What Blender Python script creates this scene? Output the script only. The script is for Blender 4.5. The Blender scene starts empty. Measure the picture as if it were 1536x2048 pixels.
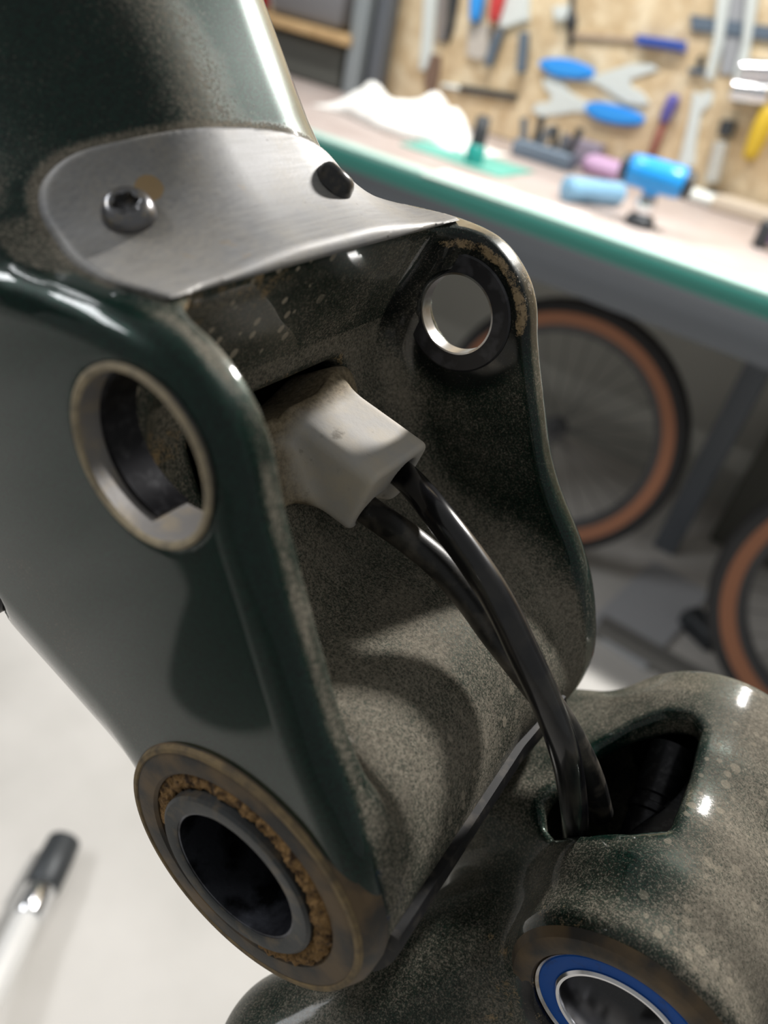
import bpy, bmesh, math, random
import numpy as np
from mathutils import Vector, Matrix

random.seed(7)
sc = bpy.context.scene
C = sc.collection

# ---------------------------------------------------------------- camera, world, lamps, exposure
F_PX, CX, CY = 1500.0, 768.0, 1024.0
CAM = Vector((0.0, 0.0, 1.10))
FWD = Vector((-0.367, 0.737, -0.568)).normalized()
UPH = Vector((-0.454, 0.391, 0.801))
RIGHT = FWD.cross(UPH).normalized()
UP = RIGHT.cross(FWD).normalized()
cam_d = bpy.data.cameras.new('camera')
cam = bpy.data.objects.new('camera', cam_d)
C.objects.link(cam)
cam.matrix_world = Matrix((
    (RIGHT.x, UP.x, -FWD.x, CAM.x), (RIGHT.y, UP.y, -FWD.y, CAM.y),
    (RIGHT.z, UP.z, -FWD.z, CAM.z), (0, 0, 0, 1)))
cam_d.sensor_fit = 'VERTICAL'
cam_d.sensor_height = 36.0
cam_d.lens = 36.0 * F_PX / 2048.0
cam_d.clip_start = 0.005
cam_d.clip_end = 50
cam_d.dof.use_dof = True
cam_d.dof.focus_distance = 0.132
cam_d.dof.aperture_fstop = 12.5
sc.camera = cam

world = bpy.data.worlds.new('workshop_air')
sc.world = world
world.use_nodes = True
world.node_tree.nodes['Background'].inputs[0].default_value = (0.93, 0.94, 0.92, 1)
world.node_tree.nodes['Background'].inputs[1].default_value = 0.27

def lamp(name, loc, target, power, sx, sy=None, color=(1, 1, 1), shape=None, parent=None):
    d = bpy.data.lights.new(name, 'AREA')
    d.energy = power
    d.color = color
    d.shape = shape or ('RECTANGLE' if sy else 'DISK')
    d.size = sx
    if sy:
        d.size_y = sy
    o = bpy.data.objects.new(name, d)
    C.objects.link(o)
    o.location = loc
    o.rotation_euler = (Vector(target) - Vector(loc)).to_track_quat('-Z', 'Y').to_euler()
    return o

lamp('work_lamp', (0.02, 1.29, 1.74), (-0.08, 0.1, 1.05), 34, 0.055, 0.15, color=(1.0, 0.97, 0.93))
for lx in (-1.0, 0.05):
    bl = lamp('bench_tube_lamp', (lx, 1.30, 2.35), (lx, 1.80, 0.85), 10.5, 0.42, 0.07, color=(1.0, 0.98, 0.95))
    bl.data.spread = math.radians(112)
lamp('ceiling_lamp', (-2.3, -0.7, 2.7), (-1.3, -0.2, 0.0), 34, 1.2, 0.5, color=(0.97, 0.98, 1.0))

sc.view_settings.view_transform = 'Standard'
sc.view_settings.look = 'None'
sc.view_settings.exposure = 0.0
sc.view_settings.gamma = 1.0
sc.view_settings.use_curve_mapping = False
sc.cycles.use_denoising = True
sc.cycles.max_bounces = 8

# ---------------------------------------------------------------- object helpers
def link(name, me, m=None, parent=None, matrix=None):
    me.name = name
    o = bpy.data.objects.new(name, me)
    C.objects.link(o)
    if m is not None:
        me.materials.append(m)
    if parent is not None:
        o.parent = parent
    if matrix is not None:
        o.matrix_local = matrix
    return o

def tag(o, label=None, cat=None, group=None, kind=None):
    if label: o['label'] = label
    if cat: o['category'] = cat
    if group: o['group'] = group
    if kind: o['kind'] = kind
    return o

def thing(name, label, cat, loc=(0, 0, 0), group=None, matrix=None):
    o = bpy.data.objects.new(name, None)
    o.empty_display_size = 0.02
    C.objects.link(o)
    if matrix is not None:
        o.matrix_world = matrix
    else:
        o.location = loc
    return tag(o, label, cat, group)

def mesh_from(verts, faces, smooth=True, name='mesh'):
    me = bpy.data.meshes.new(name)
    me.from_pydata([tuple(map(float, v)) for v in verts], [], faces)
    me.update()
    if smooth:
        me.polygons.foreach_set('use_smooth', [True] * len(me.polygons))
    return me

def bm_mesh(bm, smooth=False):
    me = bpy.data.meshes.new('mesh')
    bmesh.ops.recalc_face_normals(bm, faces=bm.faces)
    bm.to_mesh(me)
    bm.free()
    if smooth:
        me.polygons.foreach_set('use_smooth', [True] * len(me.polygons))
    return me

def auto_smooth(o, ang=40):
    me = o.data
    me.polygons.foreach_set('use_smooth', [True] * len(me.polygons))
    me.set_sharp_from_angle(angle=math.radians(ang))
    return o

def box_mesh(lo, hi, bev=0.0, seg=2):
    bm = bmesh.new()
    bmesh.ops.create_cube(bm, size=1.0)
    lo, hi = Vector(lo), Vector(hi)
    for v in bm.verts:
        v.co = Vector(((v.co.x + .5) * (hi.x - lo.x) + lo.x, (v.co.y + .5) * (hi.y - lo.y) + lo.y, (v.co.z + .5) * (hi.z - lo.z) + lo.z))
    if bev:
        bmesh.ops.bevel(bm, geom=bm.edges[:], offset=bev, segments=seg, profile=0.5, affect='EDGES')
    return bm_mesh(bm)

def frame_of(d):
    d = Vector(d).normalized()
    a = Vector((0, 0, 1)) if abs(d.z) < 0.9 else Vector((1, 0, 0))
    u = d.cross(a).normalized()
    return u, d.cross(u).normalized()

def tube_mesh(pts, radii, n=20, caps=True):
    """A swept round tube with parallel-transported rings."""
    pts = [Vector(p) for p in pts]
    if not isinstance(radii, (list, tuple)):
        radii = [radii] * len(pts)
    verts, faces = [], []
    t0 = (pts[1] - pts[0]).normalized()
    u, w = frame_of(t0)
    for i, p in enumerate(pts):
        t = (pts[min(i + 1, len(pts) - 1)] - pts[max(i - 1, 0)]).normalized()
        u = (u - t * u.dot(t)).normalized()
        w = t.cross(u)
        for k in range(n):
            a = 2 * math.pi * k / n
            verts.append(p + (u * math.cos(a) + w * math.sin(a)) * radii[i])
    for i in range(len(pts) - 1):
        for k in range(n):
            k2 = (k + 1) % n
            faces.append((i * n + k, i * n + k2, (i + 1) * n + k2, (i + 1) * n + k))
    if caps:
        faces.append(tuple(range(n))[::-1])
        faces.append(tuple((len(pts) - 1) * n + k for k in range(n)))
    return mesh_from(verts, faces)

def spline(pts, per=10):
    """Catmull-Rom through the points."""
    P = [np.array(p, float) for p in pts]
    P = [2 * P[0] - P[1]] + P + [2 * P[-1] - P[-2]]
    out = []
    for i in range(1, len(P) - 2):
        a, b, c, d = P[i - 1:i + 3]
        for k in range(per):
            t = k / per
            out.append(0.5 * (2 * b + (c - a) * t + (2 * a - 5 * b + 4 * c - d) * t * t + (3 * b - a - 3 * c + d) * t ** 3))
    out.append(P[-2])
    return out

def closed_spline(pts, per=8):
    P = [np.array(p, float) for p in pts]
    n = len(P)
    out = []
    for i in range(n):
        a, b, c, d = P[i - 1], P[i], P[(i + 1) % n], P[(i + 2) % n]
        for k in range(per):
            t = k / per
            out.append(0.5 * (2 * b + (c - a) * t + (2 * a - 5 * b + 4 * c - d) * t * t + (3 * b - a - 3 * c + d) * t ** 3))
    return np.array(out)

def lathe_mesh(profile, axis_pt, axis, n=64, closed=True):
    """profile: list of (radius, offset along axis); closed ring profile unless closed=False."""
    axis = Vector(axis).normalized()
    u, w = frame_of(axis)
    axis_pt = Vector(axis_pt)
    m = len(profile)
    verts, faces = [], []
    for k in range(n):
        a = 2 * math.pi * k / n
        r = u * math.cos(a) + w * math.sin(a)
        for (rad, off) in profile:
            verts.append(axis_pt + axis * off + r * rad)
    for k in range(n):
        k2 = (k + 1) % n
        for j in range(m if closed else m - 1):
            j2 = (j + 1) % m
            faces.append((k * m + j, k * m + j2, k2 * m + j2, k2 * m + j))
    me = mesh_from(verts, faces)
    bm = bmesh.new(); bm.from_mesh(me)
    bmesh.ops.remove_doubles(bm, verts=bm.verts, dist=1e-7)
    bmesh.ops.recalc_face_normals(bm, faces=bm.faces)
    bm.to_mesh(me); bm.free()
    return me

# ---------------------------------------------------------------- materials
def mat(name, color, rough=0.5, metal=0.0, coat=0.0, noise=None, bump=None, spec=0.5, trans=0.0, sub=0.0, aniso=0.0):
    """Principled material; noise=(scale, detail, colour2, low, high) mixes a second colour in; bump=(scale, strength, distance)."""
    m = bpy.data.materials.new(name)
    m.use_nodes = True
    nt = m.node_tree
    b = nt.nodes['Principled BSDF']
    b.inputs['Base Color'].default_value = (*color, 1)
    b.inputs['Roughness'].default_value = rough
    b.inputs['Metallic'].default_value = metal
    b.inputs['Coat Weight'].default_value = coat
    b.inputs['Coat Roughness'].default_value = 0.06
    b.inputs['Specular IOR Level'].default_value = spec
    b.inputs['Transmission Weight'].default_value = trans
    b.inputs['Anisotropic'].default_value = aniso
    if sub:
        b.inputs['Subsurface Weight'].default_value = sub
        b.inputs['Subsurface Scale'].default_value = 0.004
    if noise or bump:
        tc = nt.nodes.new('ShaderNodeTexCoord')
    if noise:
        n = nt.nodes.new('ShaderNodeTexNoise')
        n.inputs['Scale'].default_value = noise[0]
        n.inputs['Detail'].default_value = noise[1]
        nt.links.new(tc.outputs['Object'], n.inputs['Vector'])
        r = nt.nodes.new('ShaderNodeMapRange')
        r.inputs['From Min'].default_value = noise[3]
        r.inputs['From Max'].default_value = noise[4]
        nt.links.new(n.outputs['Fac'], r.inputs['Value'])
        mx = nt.nodes.new('ShaderNodeMix'); mx.data_type = 'RGBA'
        mx.inputs['A'].default_value = (*color, 1)
        mx.inputs['B'].default_value = (*noise[2], 1)
        nt.links.new(r.outputs['Result'], mx.inputs['Factor'])
        nt.links.new(mx.outputs['Result'], b.inputs['Base Color'])
    if bump:
        n2 = nt.nodes.new('ShaderNodeTexNoise')
        n2.inputs['Scale'].default_value = bump[0]
        n2.inputs['Detail'].default_value = 4
        nt.links.new(tc.outputs['Object'], n2.inputs['Vector'])
        bp = nt.nodes.new('ShaderNodeBump')
        bp.inputs['Strength'].default_value = bump[1]
        bp.inputs['Distance'].default_value = bump[2]
        nt.links.new(n2.outputs['Fac'], bp.inputs['Height'])
        nt.links.new(bp.outputs['Normal'], b.inputs['Normal'])
    return m

class NT:
    """Short-hand for building node trees."""
    def __init__(self, m):
        self.t = m.node_tree
        self.tc = self.t.nodes.new('ShaderNodeTexCoord')
    def put(self, sock, v):
        if isinstance(v, bpy.types.NodeSocket):
            self.t.links.new(v, sock)
        elif isinstance(v, tuple) and len(v) == 3 and sock.type == 'RGBA':
            sock.default_value = (*v, 1)
        else:
            sock.default_value = v
    def noise(self, scale, detail=3, rough=0.55, dist=0.0, vec=None):
        n = self.t.nodes.new('ShaderNodeTexNoise')
        n.inputs['Scale'].default_value = scale
        n.inputs['Detail'].default_value = detail
        n.inputs['Roughness'].default_value = rough
        n.inputs['Distortion'].default_value = dist
        self.put(n.inputs['Vector'], vec or self.tc.outputs['Object'])
        return n.outputs['Fac']
    def voronoi(self, scale, out='Distance', vec=None, rand=1.0):
        n = self.t.nodes.new('ShaderNodeTexVoronoi')
        n.inputs['Scale'].default_value = scale
        n.inputs['Randomness'].default_value = rand
        self.put(n.inputs['Vector'], vec or self.tc.outputs['Object'])
        return n.outputs[out]
    def rng(self, v, a, b, lo=0.0, hi=1.0):
        n = self.t.nodes.new('ShaderNodeMapRange')
        for k, x in (('Value', v), ('From Min', a), ('From Max', b), ('To Min', lo), ('To Max', hi)):
            self.put(n.inputs[k], x)
        return n.outputs['Result']
    def math(self, op, a, b=0.0, clamp=False):
        n = self.t.nodes.new('ShaderNodeMath')
        n.operation = op
        n.use_clamp = clamp
        self.put(n.inputs[0], a); self.put(n.inputs[1], b)
        return n.outputs[0]
    def mix(self, f, a, b):
        n = self.t.nodes.new('ShaderNodeMix'); n.data_type = 'RGBA'
        self.put(n.inputs['Factor'], f); self.put(n.inputs['A'], a); self.put(n.inputs['B'], b)
        return n.outputs['Result']
    def attr(self, name):
        n = self.t.nodes.new('ShaderNodeAttribute')
        n.attribute_name = name
        return n.outputs['Fac']
    def stretch(self, sx, sy, sz):
        n = self.t.nodes.new('ShaderNodeMapping')
        n.inputs['Scale'].default_value = (sx, sy, sz)
        self.put(n.inputs['Vector'], self.tc.outputs['Object'])
        return n.outputs['Vector']
    def bump(self, h, strength, dist):
        n = self.t.nodes.new('ShaderNodeBump')
        n.inputs['Strength'].default_value = strength
        n.inputs['Distance'].default_value = dist
        self.put(n.inputs['Height'], h)
        return n.outputs['Normal']

def paint_material(name):
    """Dark green metallic clear coat with dust and mud, driven by the mesh's own dust / mud / black attributes."""
    m = bpy.data.materials.new(name)
    m.use_nodes = True
    n = NT(m)
    b = m.node_tree.nodes['Principled BSDF']
    flake = n.voronoi(5200.0, 'Color')
    fl = n.rng(n.math('MULTIPLY', flake, 1.0), 0.2, 0.9)
    base = n.mix(fl, (0.0015, 0.006, 0.005), (0.004, 0.034, 0.023))
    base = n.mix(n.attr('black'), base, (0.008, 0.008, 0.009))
    # dust
    big = n.noise(55, 5, 0.6)
    mid = n.noise(420, 4, 0.7)
    fine = n.noise(2600, 3, 0.8)
    cover = n.math('ADD', n.attr('dust'), n.math('MULTIPLY', n.math('SUBTRACT', big, 0.5), 1.05))
    cover = n.math('ADD', cover, n.math('MULTIPLY', n.math('SUBTRACT', mid, 0.5), 0.18))
    th = n.rng(cover, 0.0, 1.0, 0.74, 0.30)
    grains = n.rng(n.math('SUBTRACT', fine, th), -0.10, 0.10)
    haze = n.rng(cover, 0.15, 1.2, 0.0, 0.45)
    dfac = n.math('MULTIPLY', n.math('MAXIMUM', n.math('MULTIPLY', grains, 0.8), haze), n.rng(n.attr('dust'), 0.02, 0.12), True)
    dcol = n.mix(n.rng(n.noise(1400, 4, 0.7), 0.35, 0.65), (0.16, 0.140, 0.112), (0.34, 0.30, 0.24))
    col = n.mix(dfac, base, dcol)
    # mud
    cell = n.voronoi(430.0, 'Distance', vec=n.stretch(1.0, 1.0, 0.6))
    csel = n.voronoi(430.0, 'Color', vec=n.stretch(1.0, 1.0, 0.6))
    drop = n.math('MULTIPLY', n.rng(n.math('SUBTRACT', cell, n.rng(csel, 0.30, 0.95, 0.05, 0.42)), 0.03, -0.03), n.attr('splash'), True)
    mudn = n.math('ADD', n.attr('mud'), n.math('MULTIPLY', n.math('SUBTRACT', n.noise(330, 5, 0.65), 0.5), 1.5))
    mudn = n.math('ADD', mudn, n.math('MULTIPLY', n.math('SUBTRACT', fine, 0.5), 0.9))
    mfac = n.rng(mudn, 0.46, 0.66)
    mfac = n.math('MULTIPLY', mfac, n.rng(n.attr('mud'), 0.03, 0.12), True)
    col = n.mix(mfac, col, n.mix(fine, (0.25, 0.17, 0.085), (0.46, 0.34, 0.20)))
    col = n.mix(drop, col, n.mix(mid, (0.30, 0.25, 0.18), (0.50, 0.45, 0.36)))
    tot = n.math('MAXIMUM', n.math('MAXIMUM', dfac, mfac), drop)
    n.put(b.inputs['Base Color'], col)
    n.put(b.inputs['Metallic'], n.rng(tot, 0.0, 0.6, 0.40, 0.0))
    n.put(b.inputs['Roughness'], n.rng(tot, 0.0, 0.6, 0.32, 0.9))
    n.put(b.inputs['Specular IOR Level'], 0.12)
    n.put(b.inputs['Coat IOR'], 1.38)
    n.put(b.inputs['Coat Weight'], n.rng(n.attr('dust'), 0.30, 0.62, 1.0, 0.06))
    n.put(b.inputs['Coat Roughness'], n.rng(tot, 0.0, 0.9, 0.035, 0.20))
    n.put(b.inputs['Normal'], n.bump(n.math('ADD', n.math('MULTIPLY', n.math('MULTIPLY', fine, dfac), 0.35), mfac), 0.5, 0.00022))
    return m

M = {}
M['paint'] = paint_material('green_paint')
M['alu'] = None
def brushed_plate_material():
    m = bpy.data.materials.new('brushed_aluminium')
    m.use_nodes = True
    n = NT(m)
    b = m.node_tree.nodes['Principled BSDF']
    st = n.noise(1.0, 4, 0.6, vec=n.stretch(1800, 90, 1800))
    big = n.noise(75, 5, 0.6)
    fine = n.noise(1500, 3, 0.8)
    dust = n.rng(big, 0.42, 0.68)
    dust = n.math('MULTIPLY', dust, n.rng(fine, 0.3, 0.6))
    col = n.mix(n.rng(st, 0.3, 0.7), (0.21, 0.21, 0.215), (0.29, 0.29, 0.29))
    col = n.mix(n.math('MULTIPLY', dust, 0.75), col, (0.37, 0.335, 0.28))
    spots = n.rng(n.noise(520, 3, 0.6), 0.70, 0.73)
    col = n.mix(n.math('MULTIPLY', spots, 0.8), col, (0.05, 0.045, 0.04))
    tanp = n.attr('mud')
    tf = n.rng(n.math('ADD', tanp, n.math('MULTIPLY', n.math('SUBTRACT', n.noise(600, 3), 0.5), 0.5)), 0.45, 0.6)
    col = n.mix(n.math('MULTIPLY', tf, 0.85), col, (0.36, 0.23, 0.09))
    col = n.mix(n.rng(n.noise(38, 4, 0.6), 0.52, 0.70, 0.0, 0.5), col, (0.20, 0.19, 0.175))
    n.put(b.inputs['Base Color'], col)
    n.put(b.inputs['Metallic'], n.rng(n.math('MAXIMUM', dust, tf), 0, 1, 0.28, 0.05))
    n.put(b.inputs['Roughness'], n.rng(st, 0.2, 0.8, 0.50, 0.64))
    n.put(b.inputs['Normal'], n.bump(n.math('ADD', st, fine), 0.25, 0.00008))
    return m
M['alu'] = brushed_plate_material()
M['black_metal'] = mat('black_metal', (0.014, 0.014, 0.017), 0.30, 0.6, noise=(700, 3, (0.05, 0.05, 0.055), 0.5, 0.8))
M['screw'] = mat('screw_steel', (0.20, 0.20, 0.21), 0.28, 0.9, noise=(900, 3, (0.30, 0.26, 0.20), 0.5, 0.75))
M['screw_black'] = mat('screw_black_oxide', (0.05, 0.05, 0.052), 0.3, 0.7, noise=(500, 3, (0.10, 0.09, 0.075), 0.5, 0.75))
M['silver'] = mat('turned_silver', (0.62, 0.62, 0.63), 0.3, 0.95, noise=(260, 3, (0.40, 0.34, 0.27), 0.45, 0.7))
M['sleeve_dull'] = mat('dull_sleeve', (0.26, 0.25, 0.245), 0.5, 0.5, noise=(300, 4, (0.36, 0.31, 0.24), 0.45, 0.7), bump=(900, 0.3, 0.0001))
M['bright_steel'] = mat('bright_steel', (0.75, 0.75, 0.77), 0.16, 1.0)
M['tan_rim'] = mat('dusty_rim', (0.40, 0.33, 0.22), 0.85, 0.0, noise=(500, 4, (0.22, 0.19, 0.14), 0.4, 0.7), bump=(1800, 0.4, 0.0002))
M['rim_grey'] = mat('dusty_grey_rim', (0.045, 0.041, 0.036), 0.55, 0.1, spec=0.3, noise=(150, 6, (0.14, 0.095, 0.052), 0.38, 0.64), bump=(1500, 0.3, 0.0001))
M['sleeve_face'] = mat('sleeve_face', (0.030, 0.033, 0.034), 0.5, 0.1, noise=(300, 6, (0.11, 0.085, 0.055), 0.50, 0.70), bump=(900, 0.3, 0.0001))
M['mud'] = mat('dried_mud', (0.32, 0.185, 0.07), 0.95, 0.0, noise=(650, 6, (0.05, 0.025, 0.010), 0.48, 0.66), bump=(1300, 1.0, 0.0012))
M['bore_black'] = mat('bore_black', (0.10, 0.105, 0.125), 0.36, 0.85, noise=(210, 6, (0.012, 0.012, 0.014), 0.42, 0.62), bump=(420, 0.5, 0.0002))
M['seal_tan'] = mat('seal_tan', (0.22, 0.155, 0.075), 0.8, 0.0, noise=(400, 4, (0.10, 0.075, 0.045), 0.4, 0.7))
M['carbon'] = mat('carbon_ring', (0.022, 0.022, 0.026), 0.42, 0.1, noise=(280, 2, (0.06, 0.06, 0.068), 0.5, 0.62), bump=(700, 0.4, 0.0001))
M['hose'] = mat('hose_black', (0.006, 0.006, 0.008), 0.22, 0.0, coat=0.3, noise=(140, 5, (0.032, 0.029, 0.025), 0.5, 0.75), bump=(2600, 0.05, 0.00005))
M['hose_dusty'] = mat('hose_dusty', (0.010, 0.010, 0.010), 0.4, 0.0, noise=(220, 5, (0.12, 0.105, 0.085), 0.45, 0.75), bump=(2600, 0.2, 0.0001))
M['rubber_grey'] = mat('grommet_rubber', (0.42, 0.40, 0.37), 0.75, 0.0, sub=0.0, noise=(110, 6, (0.46, 0.39, 0.28), 0.42, 0.62), bump=(900, 0.35, 0.0002))
def grommet_material():
    m = bpy.data.materials.new('grommet_rubber')
    m.use_nodes = True
    n = NT(m)
    b = m.node_tree.nodes['Principled BSDF']
    ns = n.noise(120, 6, 0.6)
    fine = n.noise(1100, 4, 0.7)
    col = n.mix(n.rng(ns, 0.4, 0.65), (0.50, 0.48, 0.455), (0.58, 0.52, 0.43))
    col = n.mix(n.rng(n.noise(230, 5, 0.6), 0.62, 0.72, 0.0, 0.7), col, (0.16, 0.14, 0.115))
    df = n.rng(n.math('ADD', n.attr('dust'), n.math('MULTIPLY', n.math('SUBTRACT', ns, 0.5), 0.8)), 0.15, 0.95)
    col = n.mix(df, col, n.mix(n.rng(fine, 0.35, 0.65), (0.13, 0.10, 0.06), (0.30, 0.24, 0.155)))
    n.put(b.inputs['Base Color'], col)
    n.put(b.inputs['Roughness'], 0.78)
    n.put(b.inputs['Normal'], n.bump(fine, 0.3, 0.0002))
    return m
M['rubber_grey'] = grommet_material()
M['blue_seal'] = mat('blue_seal', (0.001, 0.085, 0.40), 0.55, 0.0, spec=0.2, noise=(400, 3, (0.02, 0.05, 0.16), 0.6, 0.8))
M['lip_shade_dark'] = mat('lip_shade_dark', (0.007, 0.007, 0.008), 0.55, 0.0, spec=0.3, noise=(300, 5, (0.07, 0.06, 0.048), 0.52, 0.75))  # near-black that paints the shadow band on the boss lip

# ---------------------------------------------------------------- room shell
def structure(name, me, m):
    o = link(name, me, m)
    o['kind'] = 'structure'
    return o

M['concrete'] = mat('concrete', (0.50, 0.485, 0.455), 0.72, 0.0, noise=(2.6, 7, (0.62, 0.60, 0.57), 0.40, 0.62), bump=(60, 0.1, 0.002))
M['wall'] = mat('grey_wall', (0.46, 0.46, 0.42), 0.85, noise=(2.0, 3, (0.50, 0.50, 0.46), 0.4, 0.6))
M['white_wall'] = mat('pale_wall', (0.55, 0.55, 0.53), 0.85)
M['dark_wall'] = mat('dark_wall', (0.16, 0.165, 0.17), 0.8)
WALL_Y = 2.28
structure('floor', box_mesh((-5.0, -3.6, -0.05), (4.0, WALL_Y + 0.1, 0.0)), M['concrete'])
structure('wall_back', box_mesh((-5.0, WALL_Y, 0.0), (4.0, WALL_Y + 0.1, 3.0)), M['wall'])
structure('wall_left', box_mesh((-5.1, -3.6, 0.0), (-5.0, WALL_Y, 3.0)), M['dark_wall'])

# ---------------------------------------------------------------- picture-to-place helpers (positions and outlines taken from image pixels)
def ray(px, py):
    return (FWD + RIGHT * ((px - CX) / F_PX) - UP * ((py - CY) / F_PX))
def on_y(px, py, y):
    r = ray(px, py); return CAM + r * ((y - CAM.y) / r.y)
def on_z(px, py, z):
    r = ray(px, py); return CAM + r * ((z - CAM.z) / r.z)

# ---------------------------------------------------------------- bike frame: solid modelling by signed distances
# Bike coordinates in mm: s = rearwards, a = along the pivot axes (across the bike), t = up the seat tube.
AX = (RIGHT * 0.551 + UP * 0.412 + FWD * 0.726).normalized()
E2 = (UP - AX * UP.dot(AX)).normalized()
E1 = AX.cross(E2).normalized()
MID = 90.5                                    # mid plane of the frame
PV = (-87.0, -82.0)                           # main pivot axis (s, t)
RK = (-73.5, -15.6)                           # rocker pivot axis (s, t)
ORG = Vector((PV[0], MID, PV[1]))             # origin of the frame object
B0 = CAM.copy()
ow = B0 + (E1 * ORG.x + AX * ORG.y + E2 * ORG.z) * 0.001
BIKE = Matrix(((E1.x, AX.x, E2.x, ow.x), (E1.y, AX.y, E2.y, ow.y), (E1.z, AX.z, E2.z, ow.z), (0, 0, 0, 1)))

def loc(p, org=ORG):
    return Vector(((p[0] - org.x) * 0.001, (p[1] - org.y) * 0.001, (p[2] - org.z) * 0.001))

def bike_ray(px, py):
    r = ray(px, py)
    return np.array([r.dot(E1), r.dot(AX), r.dot(E2)])      # per mm of depth
def at_a(px, py, a):
    r = bike_ray(px, py); return r * (a / r[1])
def at_z(px, py, z):
    return bike_ray(px, py) * z

def poly_sdf(poly, S, T):
    P = np.asarray(poly, np.float32)
    d2 = np.full(np.broadcast(S, T).shape, 1e9, np.float32)
    ins = np.zeros(d2.shape, bool)
    for i in range(len(P)):
        a, b = P[i - 1], P[i]
        ex, ey = b - a
        wx, wy = S - a[0], T - a[1]
        h = np.clip((wx * ex + wy * ey) / (ex * ex + ey * ey + 1e-12), 0, 1)
        d2 = np.minimum(d2, (wx - ex * h) ** 2 + (wy - ey * h) ** 2)
        c = (a[1] <= T) != (b[1] <= T)
        with np.errstate(divide='ignore', invalid='ignore'):
            x = a[0] + (T - a[1]) * ex / (ey if abs(ey) > 1e-9 else 1e-9)
        ins ^= c & (S < x)
    d = np.sqrt(d2)
    return np.where(ins, -d, d)

def smin(a, b, k):
    h = np.clip(k - np.abs(a - b), 0, None) / k
    return np.minimum(a, b) - h * h * k * 0.25
def smax(a, b, k):
    return -smin(-a, -b, k)
def rbox(w1, w2, r):
    w1, w2 = w1 + r, w2 + r
    return np.minimum(np.maximum(w1, w2), 0) + np.hypot(np.maximum(w1, 0), np.maximum(w2, 0)) - r
def sstep(x):
    x = np.clip(x, 0, 1); return x * x * (3 - 2 * x)

EAR = closed_spline([(-140, 62), (-118, 40), (-106, 27), (-96, 15.5), (-89.5, 8.8), (-80, 4.6), (-71.5, 0.6), (-64.5, -4.2),
       (-60.8, -10.4), (-59.8, -17), (-61, -25), (-62, -38), (-62.8, -53), (-62.2, -66), (-62.5, -80), (-65.2, -92),
       (-73, -102), (-86, -106.5), (-98, -104), (-107, -96), (-111, -86), (-113, -78), (-117, -70), (-123, -62.5),
       (-132, -52), (-141, -42), (-156, -31), (-175, -24), (-195, -20), (-195, 62)], 6)
WEB = [(-70.8, 0.6), (-74.5, -2.5), (-80, -7), (-86, -12.5), (-89.8, -18.5), (-91, -26), (-90.6, -40), (-88.8, -48), (-84.5, -54.5),
       (-79, -58.6), (-72.5, -62.5), (-67.5, -67.5), (-64, -74), (-62.3, -82), (-62, -100), (-35, -100), (-35, 30), (-60, 30), (-66, 9)]
WEB = list(np.array(spline(WEB[:14], 5))) + WEB[14:]

def tube_front(T):
    return -80.3 - 0.13 * (T - 20.0)

def frame_solid(S, A, T):
    b = A - MID
    ear = poly_sdf(EAR, S, T)
    ear = ear - 3.5 * np.clip((b - 8) / 28, 0, 1) * sstep((-42 - T) / 32) * sstep((S + 92) / 20)
    left = np.clip((-98 - S) / 12, 0, 1)
    W = 41.6 - 5.0 * left * np.clip(1 + ear / 17, 0, 1) ** 2
    d = rbox(ear, np.abs(b) - W, 4.2)
    c = tube_front(T) - 26.0
    q1, q2 = np.abs(S - c) - 26.0, np.abs(b) - 26.5
    tube = rbox(q1, q2, 20.0)
    tube = np.maximum(tube, -12 - T)
    d = smin(d, tube, 15.0)
    web = poly_sdf(WEB, S, T)
    pocket = rbox(web, np.abs(b) - 33.4, 7.5)
    d = smax(d, -pocket, 1.6)
    rk = np.hypot(S - RK[0], T - RK[1])
    near_hole = np.maximum(rk - 10.95, A - 62)
    far_hole = np.maximum(rk - np.where(A > 126.4, 10.0, 7.5), 118 - A)
    d = smax(d, -np.minimum(near_hole, far_hole), 0.7)
    pv = np.hypot(S - PV[0], T - PV[1])
    bore = np.minimum(np.maximum(pv - 17.8, A - 54.0), np.maximum(pv - 11.8, A - 128))
    d = smax(d, -bore, 0.7)
    # cable port in the web
    slot = rbox(np.abs(T + 24.5) - 7.6, np.abs(A - 88.5) - 19.5, 4.0)
    d = smax(d, -np.maximum(slot, np.maximum(S + 80, -S - 118)), 1.2)
    # service port at the left edge
    pt = np.hypot(S - PORT[0], T - PORT[2])
    d = smax(d, -np.maximum(pt - 6.5, np.abs(A - 48) - 14), 1.2)
    return d
PORT = at_a(-14, 1165, 52.0)

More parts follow.
